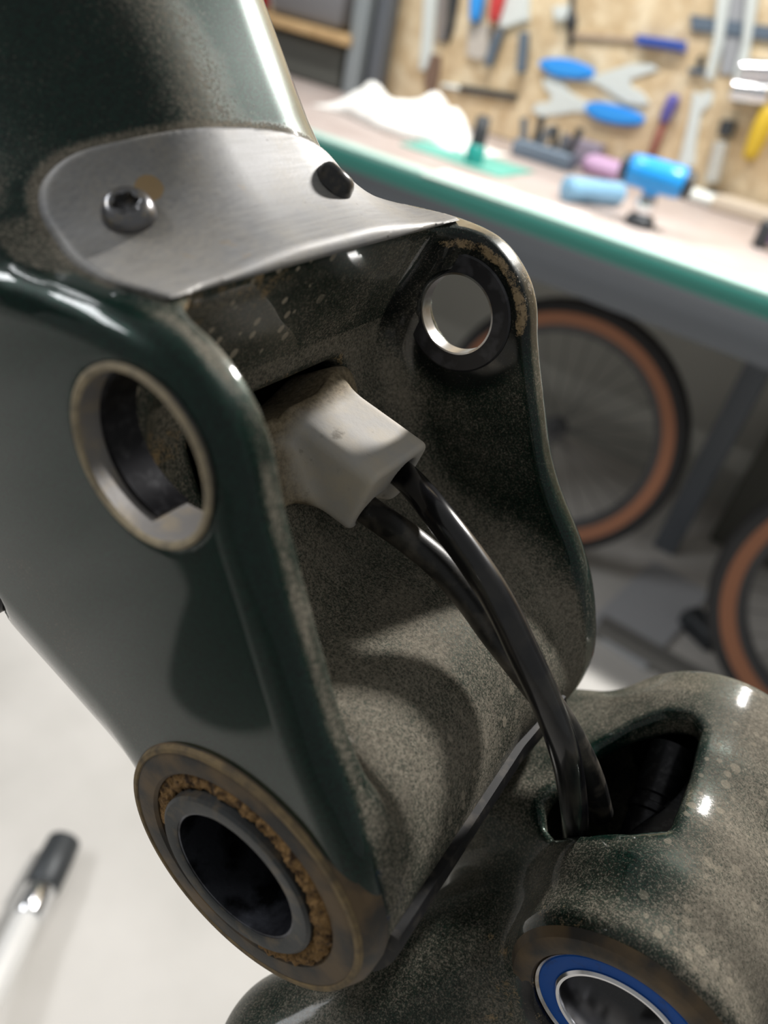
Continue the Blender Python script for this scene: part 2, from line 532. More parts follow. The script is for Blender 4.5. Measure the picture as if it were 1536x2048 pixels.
class Volume:
    def __init__(self, fn, lo, hi, h):
        self.lo, self.h = np.array(lo, float), h
        n = [int((hi[i] - lo[i]) / h) + 1 for i in range(3)]
        ax = [(lo[i] + h * np.arange(n[i])).astype(np.float32) for i in range(3)]
        self.v = np.ascontiguousarray(fn(ax[0][:, None, None], ax[1][None, :, None], ax[2][None, None, :]).astype(np.float32))
    def sample(self, P):
        q = (np.asarray(P) - self.lo) / self.h
        n = np.array(self.v.shape)
        i = np.clip(np.floor(q).astype(int), 0, n - 2)
        f = np.clip(q - i, 0, 1)
        out = 0
        for dx in (0, 1):
            for dy in (0, 1):
                for dz in (0, 1):
                    w = (f[:, 0] if dx else 1 - f[:, 0]) * (f[:, 1] if dy else 1 - f[:, 1]) * (f[:, 2] if dz else 1 - f[:, 2])
                    out = out + w * self.v[i[:, 0] + dx, i[:, 1] + dy, i[:, 2] + dz]
        return out
    def grad(self, P):
        e = self.h * 0.6
        g = np.stack([self.sample(P + np.eye(3)[k] * e) - self.sample(P - np.eye(3)[k] * e) for k in range(3)], 1) / (2 * e)
        return g
    def hit(self, px, py, z0=60.0, z1=210.0):
        """First surface point (bike mm) seen through a picture point, with its outward normal."""
        r = bike_ray(px, py)
        zs = np.arange(z0, z1, 0.15)
        P = zs[:, None] * r
        v = self.sample(P)
        hi = self.lo + self.h * (np.array(self.v.shape) - 1)
        ok = ((P > self.lo) & (P < hi)).all(1)
        v = np.where(ok, v, 1.0)
        k = np.argmax(v < 0)
        if not (v < 0).any():
            k = int(np.argmin(v))
        p = P[k:k + 1]
        g = self.grad(p)[0]
        return p[0], g / (np.linalg.norm(g) + 1e-9)
    def mesh(self):
        v, h = self.v, self.h
        nx, ny, nz = v.shape
        s = v < 0
        cnt = np.zeros((nx - 1, ny - 1, nz - 1), np.int8)
        for dx in (0, 1):
            for dy in (0, 1):
                for dz in (0, 1):
                    cnt += s[dx:nx - 1 + dx, dy:ny - 1 + dy, dz:nz - 1 + dz]
        act = np.argwhere((cnt > 0) & (cnt < 8))
        idx = np.full(cnt.shape, -1, np.int32)
        idx[act[:, 0], act[:, 1], act[:, 2]] = np.arange(len(act))
        acc = np.zeros((len(act), 3)); num = np.zeros(len(act))
        cor = [(0, 0, 0), (1, 0, 0), (0, 1, 0), (1, 1, 0), (0, 0, 1), (1, 0, 1), (0, 1, 1), (1, 1, 1)]
        vals = [v[act[:, 0] + c[0], act[:, 1] + c[1], act[:, 2] + c[2]] for c in cor]
        for i in range(8):
            for j in range(i + 1, 8):
                if sum(abs(cor[i][k] - cor[j][k]) for k in range(3)) != 1:
                    continue
                va, vb = vals[i], vals[j]
                m = (va < 0) != (vb < 0)
                t = np.where(m, va / np.where(m, va - vb, 1), 0)
                p = np.array(cor[i]) + t[:, None] * (np.array(cor[j]) - np.array(cor[i]))
                acc += np.where(m[:, None], p, 0); num += m
        P = self.lo + h * (act + acc / num[:, None])
        for _ in range(2):
            val = self.sample(P); g = self.grad(P)
            st = -val[:, None] * g / (np.sum(g * g, 1)[:, None] + 1e-6)
            ln = np.linalg.norm(st, axis=1)[:, None]
            P = P + st * np.minimum(1, 0.5 * h / (ln + 1e-9))
        quads = []
        for ax in range(3):
            o1, o2 = [(1, 2), (2, 0), (0, 1)][ax]
            sl0 = [slice(None)] * 3; sl1 = [slice(None)] * 3
            sl0[ax] = slice(0, -1); sl1[ax] = slice(1, None)
            a0, a1 = s[tuple(sl0)], s[tuple(sl1)]
            e = np.argwhere(a0 != a1)
            ok = (e[:, o1] > 0) & (e[:, o2] > 0) & (e[:, o1] < v.shape[o1] - 1) & (e[:, o2] < v.shape[o2] - 1)
            e = e[ok]
            flip = a1[e[:, 0], e[:, 1], e[:, 2]]
            c = []
            for u, w in ((-1, -1), (0, -1), (0, 0), (-1, 0)):
                q = e.copy(); q[:, o1] += u; q[:, o2] += w
                c.append(idx[q[:, 0], q[:, 1], q[:, 2]])
            Q = np.stack(c, 1)
            Q[flip] = Q[flip][:, ::-1]
            quads.append(Q)
        return P, np.concatenate(quads)

def np_mesh(P, Q, org=ORG):
    me = bpy.data.meshes.new('mesh')
    co = ((P - np.array(org)) * 0.001).astype(np.float32)
    me.vertices.add(len(co)); me.vertices.foreach_set('co', co.ravel())
    k = Q.shape[1]
    me.loops.add(Q.size); me.loops.foreach_set('vertex_index', Q.ravel().astype(np.int32))
    me.polygons.add(len(Q))
    me.polygons.foreach_set('loop_start', (np.arange(len(Q)) * k).astype(np.int32))
    me.polygons.foreach_set('use_smooth', np.ones(len(Q), bool))
    me.update(calc_edges=True)
    me.validate()
    return me

def set_attr(me, name, vals):
    a = me.attributes.new(name, 'FLOAT', 'POINT')
    a.data.foreach_set('value', np.asarray(vals, np.float32))

VOX = 0.6
frame_vol = Volume(frame_solid, (-168, 43, -112), (-52, 140, 84), VOX)
# outline of the grey cover plate over the rear of the tube, in (a, t)
def px_at(pts):
    return [frame_vol.hit(*p)[0] for p in pts]
half = px_at([(330, 603), (205, 563), (112, 487), (79, 425), (82, 366), (140, 312), (250, 281), (370, 261), (440, 257)])
half[0][1] = min(half[0][1], 58.0)
half = [(p[1], p[2]) for p in half]
half[0] = (half[0][0], 0.15)
edge = [(a, t) for a, t in half[:-2]] + [(79, 20.1), (88, 19.7), (96, 18.8), (103.5, 17.0), (111, 14.4), (118, 10.8), (123.6, 6.0), (125.6, 2.0), (125.6, 0.15)]
edge_s = list(spline(edge, 6))
PLATE = np.array(edge_s)
frame = thing('mountain_bike', 'dark green dusty mountain bike frame with two pivot ears and grey rear plate', 'bicycle', matrix=BIKE)
P, Q = frame_vol.mesh()
me = np_mesh(P, Q)
b = P[:, 1] - MID
Nn = frame_vol.grad(P); Nn /= np.linalg.norm(Nn, axis=1)[:, None] + 1e-9
inside = sstep((P[:, 0] + 95) / 6) * sstep((35.5 - np.abs(b)) / 4) * sstep((6 - P[:, 2]) / 5)
dust = 0.70 * inside
dust = np.maximum(dust * 1.0, 0.66 * inside * sstep((-18 - P[:, 2]) / 12))
dust = np.maximum(dust, 0.85 * inside * sstep((-62 - P[:, 2]) / 12) * sstep((P[:, 1] - 108) / 10))
clean_patch = sstep((-64 - P[:, 2]) / 14) * sstep((106 - P[:, 1]) / 14)
dust = dust * (1 - 0.30 * clean_patch)
under = inside * sstep((P[:, 2] + 15) / 6)
dust = np.where(under > 0.3, 0.48, dust)
outer_edge = sstep((41 - np.abs(b)) / 5)
dust = np.maximum(dust, 0.33 * outer_edge * sstep((P[:, 0] + 70) / 8) * (b > 0))
tubed = sstep((P[:, 2] - 4) / 6) * sstep((P[:, 1] - 66) / 22) * sstep((P[:, 0] + 110) / 15)
dust = np.maximum(dust, 0.50 * tubed)
dust = np.maximum(dust, 0.10 * (P[:, 2] > 2))
dust = np.maximum(dust, 0.16 * sstep((-90 - P[:, 0]) / 10) * (P[:, 2] < -30))
rk_d = np.hypot(P[:, 0] - RK[0], P[:, 2] - RK[1])
wet = sstep((16.8 - rk_d) / 4.0) * (P[:, 1] > 118) * (P[:, 1] < 128)
dust = dust * (1 - 0.65 * wet)
ang = np.degrees(np.arctan2(P[:, 2] - RK[1], P[:, 0] - RK[0]))
mud = sstep((rk_d - 11.3) / 0.9) * sstep((14.3 - rk_d) / 1.2) * (P[:, 1] > 117) * sstep((ang + 32) / 8) * sstep((100 - ang) / 30) * 0.66
mud = np.maximum(mud, 0.47 * under * sstep((90 - P[:, 1]) / 14) * sstep((P[:, 2] + 7) / 6))
port = sstep((6 - np.abs(P[:, 2] + 19)) / 5) * sstep((P[:, 0] + 96) / 5) * (np.abs(P[:, 1] - 84) < 24) * (Nn[:, 0] > 0.2)
mud = np.maximum(mud, 0.45 * port)
# paint is rubbed clean along the sharp convex edges
e_ = 1.6
def curvature(vol, P):
    g = 0
    for k_ in range(3):
        d_ = np.eye(3)[k_] * e_
        g = g + (vol.sample(P + d_) - 2 * vol.sample(P) + vol.sample(P - d_)) / e_ ** 2
    return g
cv = curvature(frame_vol, P)
stain = np.exp(-((P[:, 1] - 83.5) / 8.0) ** 2) * sstep((P[:, 2] - 12) / 4)
clean = sstep((P[:, 1] - 92) / 5) * (P[:, 2] > 8)
dust = np.where(P[:, 2] > 12, np.maximum(0.50 * stain, 0.10), dust)
dust = dust * (1 - 0.75 * clean)
dust = np.maximum(dust, 0.58 * sstep((38.0 - np.abs(b)) / 2.0) * (b < 0) * sstep((P[:, 0] + 78) / 4) * sstep((2 - P[:, 2]) / 4))
pm = poly_sdf(PLATE, P[:, 1], P[:, 2])
dust = np.maximum(dust, 0.80 * sstep((1.7 - pm) / 1.2) * (P[:, 0] > -106) * (P[:, 2] > 3))
dust = dust * (1 - 0.4 * sstep((cv - 0.16) / 0.15))
set_attr(me, 'splash', 0.45 * clean_patch * inside * sstep((P[:, 1] - 66) / 8) + under * np.clip(sstep((100 - P[:, 1]) / 18) * sstep((P[:, 2] + 17) / 9) + 0.0, 0, 1))
dust = np.maximum(dust, 0.6 * sstep((-cv - 0.025) / 0.03) * (P[:, 2] > -2) * (P[:, 0] > -112))
set_attr(me, 'dust', dust); set_attr(me, 'mud', mud); set_attr(me, 'black', 0.8 * wet)
body = link('body_shell', me, M['paint'], frame)

def plate_solid(S, A, T):
    d = frame_solid(S, A, T)
    m = poly_sdf(PLATE, A, T)
    m = np.maximum(m, -75 - T)
    return rbox(m + 0 * S, np.abs(d - 0.15) - 0.60, 0.3)
plate_vol = Volume(plate_solid, (-112, 50, -4), (-62, 132, 27), 0.42)
Pp, Qp = plate_vol.mesh()
mep = np_mesh(Pp, Qp)
spots = np.zeros(len(Pp))
for (px, py, r) in ((298, 378, 1.9), (485, 372, 1.3), (470, 500, 2.4), (380, 505, 1.6)):
    h = plate_vol.hit(px, py)[0]
    spots = np.maximum(spots, (0.75 if px < 400 and py < 400 else 0.42) * sstep((r * 1.25 - np.linalg.norm(Pp - h, axis=1)) / 0.8))
set_attr(mep, 'mud', spots)
plate = link('cover_plate', mep, M['alu'], frame)

def hex_screw_mesh(c, n, R, H, drive=6):
    """Button-head screw with a six-lobe socket, standing on point c along n (bike mm)."""
    c = loc(c); n = Vector(n).normalized(); u, w = frame_of(n)
    K = 48
    rings = []
    for rr, hh in ((R * .98, -1.0), (R, 0.15), (R * .99, 0.5), (R * .90, H * .62), (R * .76, H * .88), (R * .60, H), (R * .535, H * 1.0)):
        rings.append([(rr, hh)] * K)
    lob = [R * (0.45 + 0.055 * math.cos(6 * 2 * math.pi * k / K)) for k in range(K)]
    rings.append([(x, H * 0.95) for x in lob])
    rings.append([(x * .97, H * 0.95 - 1.4) for x in lob])
    rings.append([(0.03, H * 0.95 - 1.6)] * K)
    verts, faces = [], []
    for rg in rings:
        for k, (rr, hh) in enumerate(rg):
            a = 2 * math.pi * k / K
            verts.append(c + (u * math.cos(a) + w * math.sin(a)) * rr * .001 + n * hh * .001)
    for i in range(len(rings) - 1):
        for k in range(K):
            k2 = (k + 1) % K
            faces.append((i * K + k, i * K + k2, (i + 1) * K + k2, (i + 1) * K + k))
    return mesh_from(verts, faces)
sp, sn = plate_vol.hit(258, 428)
o = link('screw', hex_screw_mesh(sp - sn * 0.3, sn, 3.5, 2.5), M['screw'], frame); auto_smooth(o, 50)
tag(o, 'silver button-head screw on the near side of the plate')
sp2 = np.array([sp[0], 2 * MID - sp[1], sp[2]]); sn2 = np.array([sn[0], -sn[1], sn[2]])
h2, _ = plate_vol.hit(668, 366)
o = link('screw', hex_screw_mesh(h2 - sn2 * 0.3, sn2, 3.3, 2.5), M['screw_black'], frame); auto_smooth(o, 50)
tag(o, 'darker button-head screw on the far side of the plate')

YA = Vector((0, 1, 0))
def ring(name, prof, ax, m, parent, n=96, org=ORG, smooth=35):
    o = link(name, lathe_mesh([(r * .001, off * .001) for r, off in prof], loc((ax[0], 0, ax[1]), org), YA, n), m, parent)
    auto_smooth(o, smooth)
    return o
# near rocker pivot hole
ring('pivot_sleeve', [(10.45, 48.7), (10.95, 48.5), (10.95, 57.0), (10.45, 57.0)], RK, M['sleeve_dull'], frame)
ring('sleeve_rim', [(10.30, 48.9), (10.45, 48.5), (10.9, 48.3), (11.3, 48.55), (11.3, 48.9)], RK, M['tan_rim'], frame)
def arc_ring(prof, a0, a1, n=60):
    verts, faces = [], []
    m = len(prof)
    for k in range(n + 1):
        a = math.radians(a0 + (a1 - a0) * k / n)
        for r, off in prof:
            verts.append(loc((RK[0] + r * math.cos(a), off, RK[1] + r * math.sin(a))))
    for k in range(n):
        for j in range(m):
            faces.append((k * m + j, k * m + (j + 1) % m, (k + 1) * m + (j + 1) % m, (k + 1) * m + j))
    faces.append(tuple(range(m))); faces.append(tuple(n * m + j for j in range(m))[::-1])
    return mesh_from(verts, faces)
auto_smooth(link('dark_gap_arc', arc_ring([(9.9, 52.2), (10.47, 52.0), (10.47, 57.2), (9.9, 57.2)], 78, 238), M['black_metal'], frame), 40)  # black arc stands in for the deep shaded gap behind the sleeve
# far rocker pivot hole
ring('pivot_washer', [(7.5, 123.55), (10.6, 123.45), (10.95, 123.7), (10.95, 124.6), (7.5, 124.6)], RK, M['carbon'], frame)
ring('pivot_sleeve', [(7.2, 123.4), (7.55, 123.4), (7.55, 126.4), (7.2, 126.4)], RK, M['silver'], frame)
# main pivot
ring('dust_ring', [(17.75, 53.0), (17.75, 48.6), (18.2, 48.1), (21.2, 48.0), (22.4, 48.35), (23.3, 49.0), (24.2, 50.4), (24.3, 53.0)], PV, M['rim_grey'], frame, 128)
ring('seal_line', [(21.7, 48.35), (22.0, 47.95), (22.7, 48.0), (23.0, 48.7), (22.2, 48.9)], PV, M['seal_tan'], frame, 128)
ring('bearing_sleeve', [(11.75, 47.1), (12.1, 46.9), (14.3, 46.9), (14.8, 47.3), (14.9, 56.0), (11.75, 56.0)], PV, M['sleeve_face'], frame, 128)
ring('bore_liner', [(11.4, 47.3), (11.78, 47.2), (11.78, 127.5), (11.4, 127.5)], PV, M['bore_black'], frame, 96)
ring('bore_plug', [(0.01, 104), (11.5, 104), (11.5, 106), (0.01, 106)], PV, M['black_metal'], frame, 48)
# dried mud packed in the groove
def mud_mesh():
    K, J = 420, 11
    rng = random.Random(3)
    ph = [rng.uniform(0, 6.3) for _ in range(24)]
    verts, faces = [], []
    for k in range(K):
        a = 2 * math.pi * k / K
        deg = math.degrees(a) % 360
        amt = 0.55 + 0.45 * math.cos(a - math.radians(-30))
        bump = sum(math.sin((5 + 4 * i) * a + ph[i]) / (1.4 + 0.28 * i) for i in range(20)) * 0.24
        w = (1.45 + 0.35 * amt + 0.30 * bump)
        hgt = 0.5 + 1.2 * amt + 0.5 * bump
        for j in range(J):
            q = math.pi * j / (J - 1)
            r = 16.25 - math.cos(q) * w + 0.22 * math.sin(31 * a + j) + 0.15 * math.sin(67 * a + 2 * j)
            off = 48.9 - math.sin(q) * hgt * (1 + 0.18 * math.sin(47 * a + 2.1 * j)) + 0.3
            verts.append(loc((PV[0] + r * math.cos(a), off, PV[1] + r * math.sin(a))))
    for k in range(K):
        k2 = (k + 1) % K
        for j in range(J - 1):
            faces.append((k * J + j, k * J + j + 1, k2 * J + j + 1, k2 * J + j))
    return mesh_from(verts, faces)
o = link('packed_mud', mud_mesh(), M['mud'], frame); o['kind'] = 'stuff'
# bolt in the service port
o = ring('port_bolt', [(0.01, 51), (2.2, 51), (2.4, 49.6), (4.6, 49.6), (5.2, 50.2), (5.4, 60), (0.01, 60)], (PORT[0], PORT[2]), M['screw_black'], frame, 48)

# thin lip coloured black to carry the shadow band under the pivot boss
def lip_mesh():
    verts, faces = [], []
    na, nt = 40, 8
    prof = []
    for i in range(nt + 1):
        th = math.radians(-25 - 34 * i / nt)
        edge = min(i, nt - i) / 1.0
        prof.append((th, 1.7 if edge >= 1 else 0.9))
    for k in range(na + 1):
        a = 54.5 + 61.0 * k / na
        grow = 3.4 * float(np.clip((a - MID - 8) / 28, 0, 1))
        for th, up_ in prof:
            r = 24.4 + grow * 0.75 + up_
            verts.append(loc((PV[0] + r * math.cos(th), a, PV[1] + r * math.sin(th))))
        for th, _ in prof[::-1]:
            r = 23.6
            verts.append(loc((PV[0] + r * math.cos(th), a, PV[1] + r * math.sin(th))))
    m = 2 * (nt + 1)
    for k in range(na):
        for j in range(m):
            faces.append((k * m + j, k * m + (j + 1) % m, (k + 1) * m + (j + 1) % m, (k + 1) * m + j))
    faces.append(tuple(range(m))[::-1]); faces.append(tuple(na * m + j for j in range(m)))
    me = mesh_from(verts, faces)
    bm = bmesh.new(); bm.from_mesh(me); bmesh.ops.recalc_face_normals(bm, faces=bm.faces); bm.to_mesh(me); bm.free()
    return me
auto_smooth(link('shade_lip', lip_mesh(), M['lip_shade_dark'], frame), 45)

# ---------------------------------------------------------------- grommet
def grommet_solid(S, A, T):
    # axis direction in (s, t): out and down
    ds, dt = 0.72, -0.694
    s0, t0 = -92.0, -24.0
    u = (S - s0) * ds + (T - t0) * dt              # along the exit direction
    v = (S - s0) * 0.694 + (T - t0) * 0.72          # height above
    a0 = 95.0 + 0.10 * u
    blk = rbox(rbox(np.abs(A - a0) - 8.8, np.abs(v + 1.3) - 6.9, 2.2), np.abs(u - 6.0) - 14.5, 1.0)
    # soft flange lying on the web
    topf = -18.2 - 3.4 * sstep((103.5 - A) / 9.5)
    fl = rbox(rbox(np.maximum(T - topf, -36.5 - T), np.abs(A - 89) - 20.0, 4.0), np.abs(S + 90.0) - 1.3, 0.9)
    d = smin(blk, fl, 5.0)
    d = smax(d, T - topf - 1.3 * np.clip(S + 88.0, 0, 99), 1.5)
    # two cable channels
    c1 = np.hypot((A - 98.2 - 0.1 * u), v - 0.1) - 3.4
    c2 = np.maximum(np.hypot((A - 91.0 - 0.1 * u), v + 5.0) - 2.95, 10.3 - u)
    d = smax(d, -np.maximum(np.minimum(c1, c2), 4.0 - u), 0.8)
    # scalloped mouth
    notch = np.hypot((A - 97.0) * 0.9, (u - 22.5)) - 4.6
    d = smax(d, -np.maximum(notch, v + 2.0), 1.0)
    return d
gv = Volume(grommet_solid, (-106, 66, -56), (-62, 114, -6), 0.45)
Pg, Qg = gv.mesh()
meg = np_mesh(Pg, Qg)
ug = (Pg[:, 0] + 92.0) * 0.72 - (Pg[:, 2] + 24.0) * 0.694
set_attr(meg, 'dust', np.maximum(sstep((7.0 - ug) / 5.0) * sstep((Pg[:, 2] + 33 + 0.25 * (Pg[:, 0] + 84)) / 4.0), 0.9 * sstep((-86.0 - Pg[:, 0]) / 3.0)))
link('cable_grommet', meg, M['rubber_grey'], frame)

# ---------------------------------------------------------------- swingarm yoke
YK = at_a(1233, 2045, 77.0)
YS, YT = float(YK[0]), float(YK[2])
YORG = Vector((YS, 110.0, YT))
ow2 = B0 + (E1 * YORG.x + AX * YORG.y + E2 * YORG.z) * 0.001
YM = BIKE.copy(); YM.translation = ow2
def yoke_solid(S, A, T):
    rr = np.hypot(S - YS, T - YT)
    R = 20.2 + 1.6 * sstep((A - 84) / 10) - 1.4 * sstep((A - 104) / 10) * sstep((124 - A) / 10) + 1.0 * sstep((A - 126) / 12)
    d = rbox(rr - R, np.abs(A - 113.0) - 36.5, 4.5)
    # broad body reaching forward under the main pivot
    hh = np.clip((YS - S) / 44.0, 0, 1)
    cap = np.hypot(S - (YS - 44.0 * hh), T - (YT - 3.5 * hh)) - 20.0
    d = smin(d, rbox(cap, np.abs(A - 122.0) - 24.0, 9.0), 6.0)
    # arm going forward and down behind the frame
    p0 = np.array([YS - 6, 112.0, YT - 6]); p1 = at_z(600, 2130, 150.0)
    e = p1 - p0
    h = np.clip(((S - p0[0]) * e[0] + (A - p0[1]) * e[1] + (T - p0[2]) * e[2]) / (e @ e), 0, 1)
    arm = np.sqrt((S - p0[0] - e[0] * h) ** 2 + (A - p0[1] - e[1] * h) ** 2 + (T - p0[2] - e[2] * h) ** 2) - (15.5 + 1.5 * h)
    d = smin(d, arm, 9.0)
    # hollow with bearing seat
    d = smax(d, -np.maximum(rr - 14.6, A - 86.0), 0.8)
    d = smax(d, -np.maximum(rr - 16.5, np.abs(A - 113) - 25.0), 0.8)
    capi = np.hypot(S - (YS - 44.0 * hh), T - (YT - 3.5 * hh)) - 16.0
    d = smax(d, -rbox(capi, np.abs(A - 122.0) - 19.5, 6.0), 0.8)
    if SLOT is not None:
        m = poly_sdf(SLOT, S, A)
        d = smax(d, -np.maximum(m + 0 * T, YT - 4 - T), 2.2)
    return d
SLOT = None
yv = Volume(yoke_solid, (-112, 72, -165), (-14, 156, -88), 0.9)
slot_px = [(1088, 1640), (1086, 1605), (1120, 1570), (1200, 1490), (1265, 1450), (1330, 1428), (1380, 1432), (1398, 1458), (1380, 1530), (1352, 1610), (1335, 1652), (1260, 1660), (1180, 1664), (1110, 1666)]
pts = [yv.hit(*p)[0] for p in slot_px]
SLOT = np.array([(p[0], p[1]) for p in pts])
print('SLOT', np.array(pts).round(1).tolist())
yv = Volume(yoke_solid, (-140, 30, -172), (-12, 156, -84), 0.72)
yoke = thing('swingarm', 'dusty dark green swingarm yoke with a cable slot and a blue-sealed bearing', 'swingarm', matrix=YM)
Py, Qy = yv.mesh()
mey = np_mesh(Py, Qy, YORG)
rr = np.hypot(Py[:, 0] - YS, Py[:, 2] - YT)
dust = 0.50 + 0 * rr
dust = np.maximum(dust, 0.74 * sstep((Py[:, 0] - YS - 2) / 12))
cvy = curvature(yv, Py)
dust = dust * (1 - 0.45 * sstep((cvy - 0.16) / 0.2))
dust = np.where((rr < 17.5) & (Py[:, 1] > 70), 0.1, dust)
gp = yv.hit(1285, 1750)[0]
dust = dust - 0.30 * sstep((9 - np.linalg.norm(Py - gp, axis=1)) / 8)
set_attr(mey, 'splash', 0.35 * sstep((Py[:, 0] - YS) / 8) * (rr > 17.5))
set_attr(mey, 'dust', dust)
set_attr(mey, 'mud', 0.30 * sstep((84 - Py[:, 1]) / 4) * sstep((YS - Py[:, 0] + 6) / 10) * (rr < 26))
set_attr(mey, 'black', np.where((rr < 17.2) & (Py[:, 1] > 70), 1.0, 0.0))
link('yoke_body', mey, M['paint'], yoke)
YX = (YS, YT)
def yring(name, prof, m, n=96):
    return ring(name, prof, YX, m, yoke, n, YORG)
yring('bearing_seat', [(14.5, 77.3), (15.0, 76.3), (16.6, 76.0), (18.4, 76.4), (19.4, 77.8), (14.5, 78.5)], M['rim_grey'])
yring('bearing_outer_race', [(13.9, 77.2), (14.4, 76.8), (14.55, 77.2), (14.55, 85), (13.9, 85)], M['silver'])
yring('bearing_seal', [(10.9, 77.3), (11.3, 77.05), (13.7, 77.05), (13.95, 77.3), (13.95, 79), (10.9, 79)], M['blue_seal'])
yring('bearing_inner_race', [(9.7, 77.4), (10.0, 76.7), (10.5, 76.6), (10.9, 77.0), (10.9, 86), (9.7, 86)], M['bright_steel'])
yring('bore_liner', [(9.6, 86.1), (10.9, 86.1), (10.9, 100), (9.6, 100)], M['silver'])
yring('bore_tunnel', [(9.9, 100.1), (11.2, 100.1), (11.2, 138), (9.9, 138)], M['black_metal'])
# black tube end inside the slot
pa, pb = at_z(1345, 1500, 160.0), at_z(1290, 1660, 152.0)
tp = [loc(pa + (pb - pa) * f, YORG) for f in (0, .45, .62, .64, .72, .74, .82, .84, 1.2)]
o = link('inner_spacer', tube_mesh(tp, [x * .001 for x in (4.6, 4.6, 4.6, 4.2, 4.2, 4.8, 4.8, 4.3, 4.3)], 32), M['black_metal'], yoke)
auto_smooth(o, 40)

# ---------------------------------------------------------------- hoses
def hose(name, label, pts, rad, m, per=14):
    pts = [np.array(p) for p in spline(pts, per)]
    base = Vector(pts[0])
    mtx = BIKE.copy(); mtx.translation = B0 + (E1 * base.x + AX * base.y + E2 * base.z) * 0.001
    o = link(name, tube_mesh([loc(p, base) for p in pts], rad * .001, 28), m)
    o.matrix_world = mtx
    return tag(o, label, 'cable', 'hoses running from the frame into the swingarm')
ds, dt = 0.72, -0.694
def gpt(u, v, a): return np.array([-92 + u * ds + v * .694, a + 0.10 * u, -24 + u * dt + v * .72])
hose('cable_hose', 'thick glossy black hose in front, from grommet into swingarm slot',
     [gpt(4.6, 0, 98.2), gpt(9, 0, 98.2), gpt(14, 0, 98.2), gpt(21.5, 0, 98.2), at_z(876, 1030, 122), at_z(946, 1123, 118), at_z(1000, 1208, 116), at_z(1046, 1302, 116.5), at_z(1092, 1402, 119),
      at_z(1128, 1500, 124), at_z(1145, 1590, 134), at_z(1151, 1660, 145.2), at_z(1152, 1700, 152.5)], 2.55, M['hose'])
hose('cable_hose', 'dusty black hose behind the glossy one, leaving the lower side of the grommet',
     [gpt(11, -5.0, 91.0), gpt(15, -5.0, 91.0), gpt(21.5, -5.0, 91.0), at_z(815, 1076, 126.5), at_z(880, 1130, 126), at_z(938, 1196, 126), at_z(990, 1268, 126), at_z(1050, 1345, 127), at_z(1110, 1425, 131), at_z(1152, 1495, 136),
      at_z(1182, 1560, 143), at_z(1200, 1625, 151)], 2.6, M['hose_dusty'])
# ---------------------------------------------------------------- workbench
BT = 0.83                                       # bench top height
BF = 1.29                                       # front edge
PB = 1.98                                       # face of the tool board
M['bench_top'] = mat('bench_top', (0.40, 0.335, 0.31), 0.45, noise=(9, 4, (0.47, 0.41, 0.385), 0.4, 0.65))
M['bench_edge'] = mat('green_edge', (0.045, 0.235, 0.195), 0.45)
M['bench_lip'] = mat('pale_green_lip', (0.42, 0.62, 0.56), 0.35)
M['steel_grey'] = mat('steel_grey', (0.13, 0.145, 0.165), 0.5, 0.2)
M['apron'] = mat('apron_grey', (0.12, 0.13, 0.145), 0.6)
bench = thing('workbench', 'long workbench with a green front edge under the tool board', 'workbench', (-0.55, 1.6, 0))
BO = Vector((-0.55, 1.6, 0))
def in_box(name, lo, hi, m, parent, org, bev=0.0, seg=2):
    lo, hi = Vector(lo) - org, Vector(hi) - org
    c = (lo + hi) / 2
    o = link(name, box_mesh(lo - c, hi - c, bev, seg), m, parent)
    o.location = c
    if bev: auto_smooth(o, 40)
    return o
X0, X1 = -2.6, 1.3
in_box('bench_top', (X0, BF + 0.014, BT - 0.034), (X1, PB + 0.0, BT), M['bench_top'], bench, BO, 0.002)
in_box('green_edge_strip', (X0, BF, BT - 0.036), (X1, BF + 0.014, BT - 0.006), M['bench_edge'], bench, BO, 0.002)
in_box('pale_lip', (X0, BF + 0.001, BT - 0.006), (X1, BF + 0.040, BT + 0.0025), M['bench_lip'], bench, BO, 0.002)
in_box('apron', (X0, BF + 0.03, BT - 0.115), (X1, BF + 0.055, BT - 0.036), M['apron'], bench, BO, 0.002)
for lx in (-2.3, -1.2, -0.085, 1.15):
    if lx in (-2.3, 1.15):
        in_box('leg', (lx - 0.03, BF + 0.06, 0.0), (lx + 0.03, BF + 0.12, BT - 0.036), M['steel_grey'], bench, BO, 0.004)
    in_box('leg', (lx - 0.03, PB - 0.10, 0.0), (lx + 0.03, PB - 0.04, BT - 0.036), M['steel_grey'], bench, BO, 0.004)

# ---------------------------------------------------------------- tool board
M['board'] = None
def board_material():
    m = bpy.data.materials.new('chip_board')
    m.use_nodes = True
    n = NT(m)
    b = m.node_tree.nodes['Principled BSDF']
    v = n.voronoi(34, 'Color', vec=n.stretch(1.0, 1.0, 0.55))
    ns = n.noise(22, 4, 0.6)
    col = n.mix(n.rng(v, 0.2, 0.8), (0.66, 0.51, 0.31), (0.78, 0.66, 0.46))
    col = n.mix(n.rng(ns, 0.42, 0.62), col, (0.56, 0.42, 0.25))
    n.put(b.inputs['Base Color'], col)
    n.put(b.inputs['Roughness'], 0.75)
    return m
M['board'] = board_material()
bx0 = on_y(775, 60, PB).x
tb = in_box('tool_board', (bx0, PB, BT + 0.002), (1.25, PB + 0.018, 2.05), M['board'], None, Vector((0, 0, 0)), 0.002)
tag(tb, 'pale chipboard panel carrying hung tools behind the bench', 'tool board')

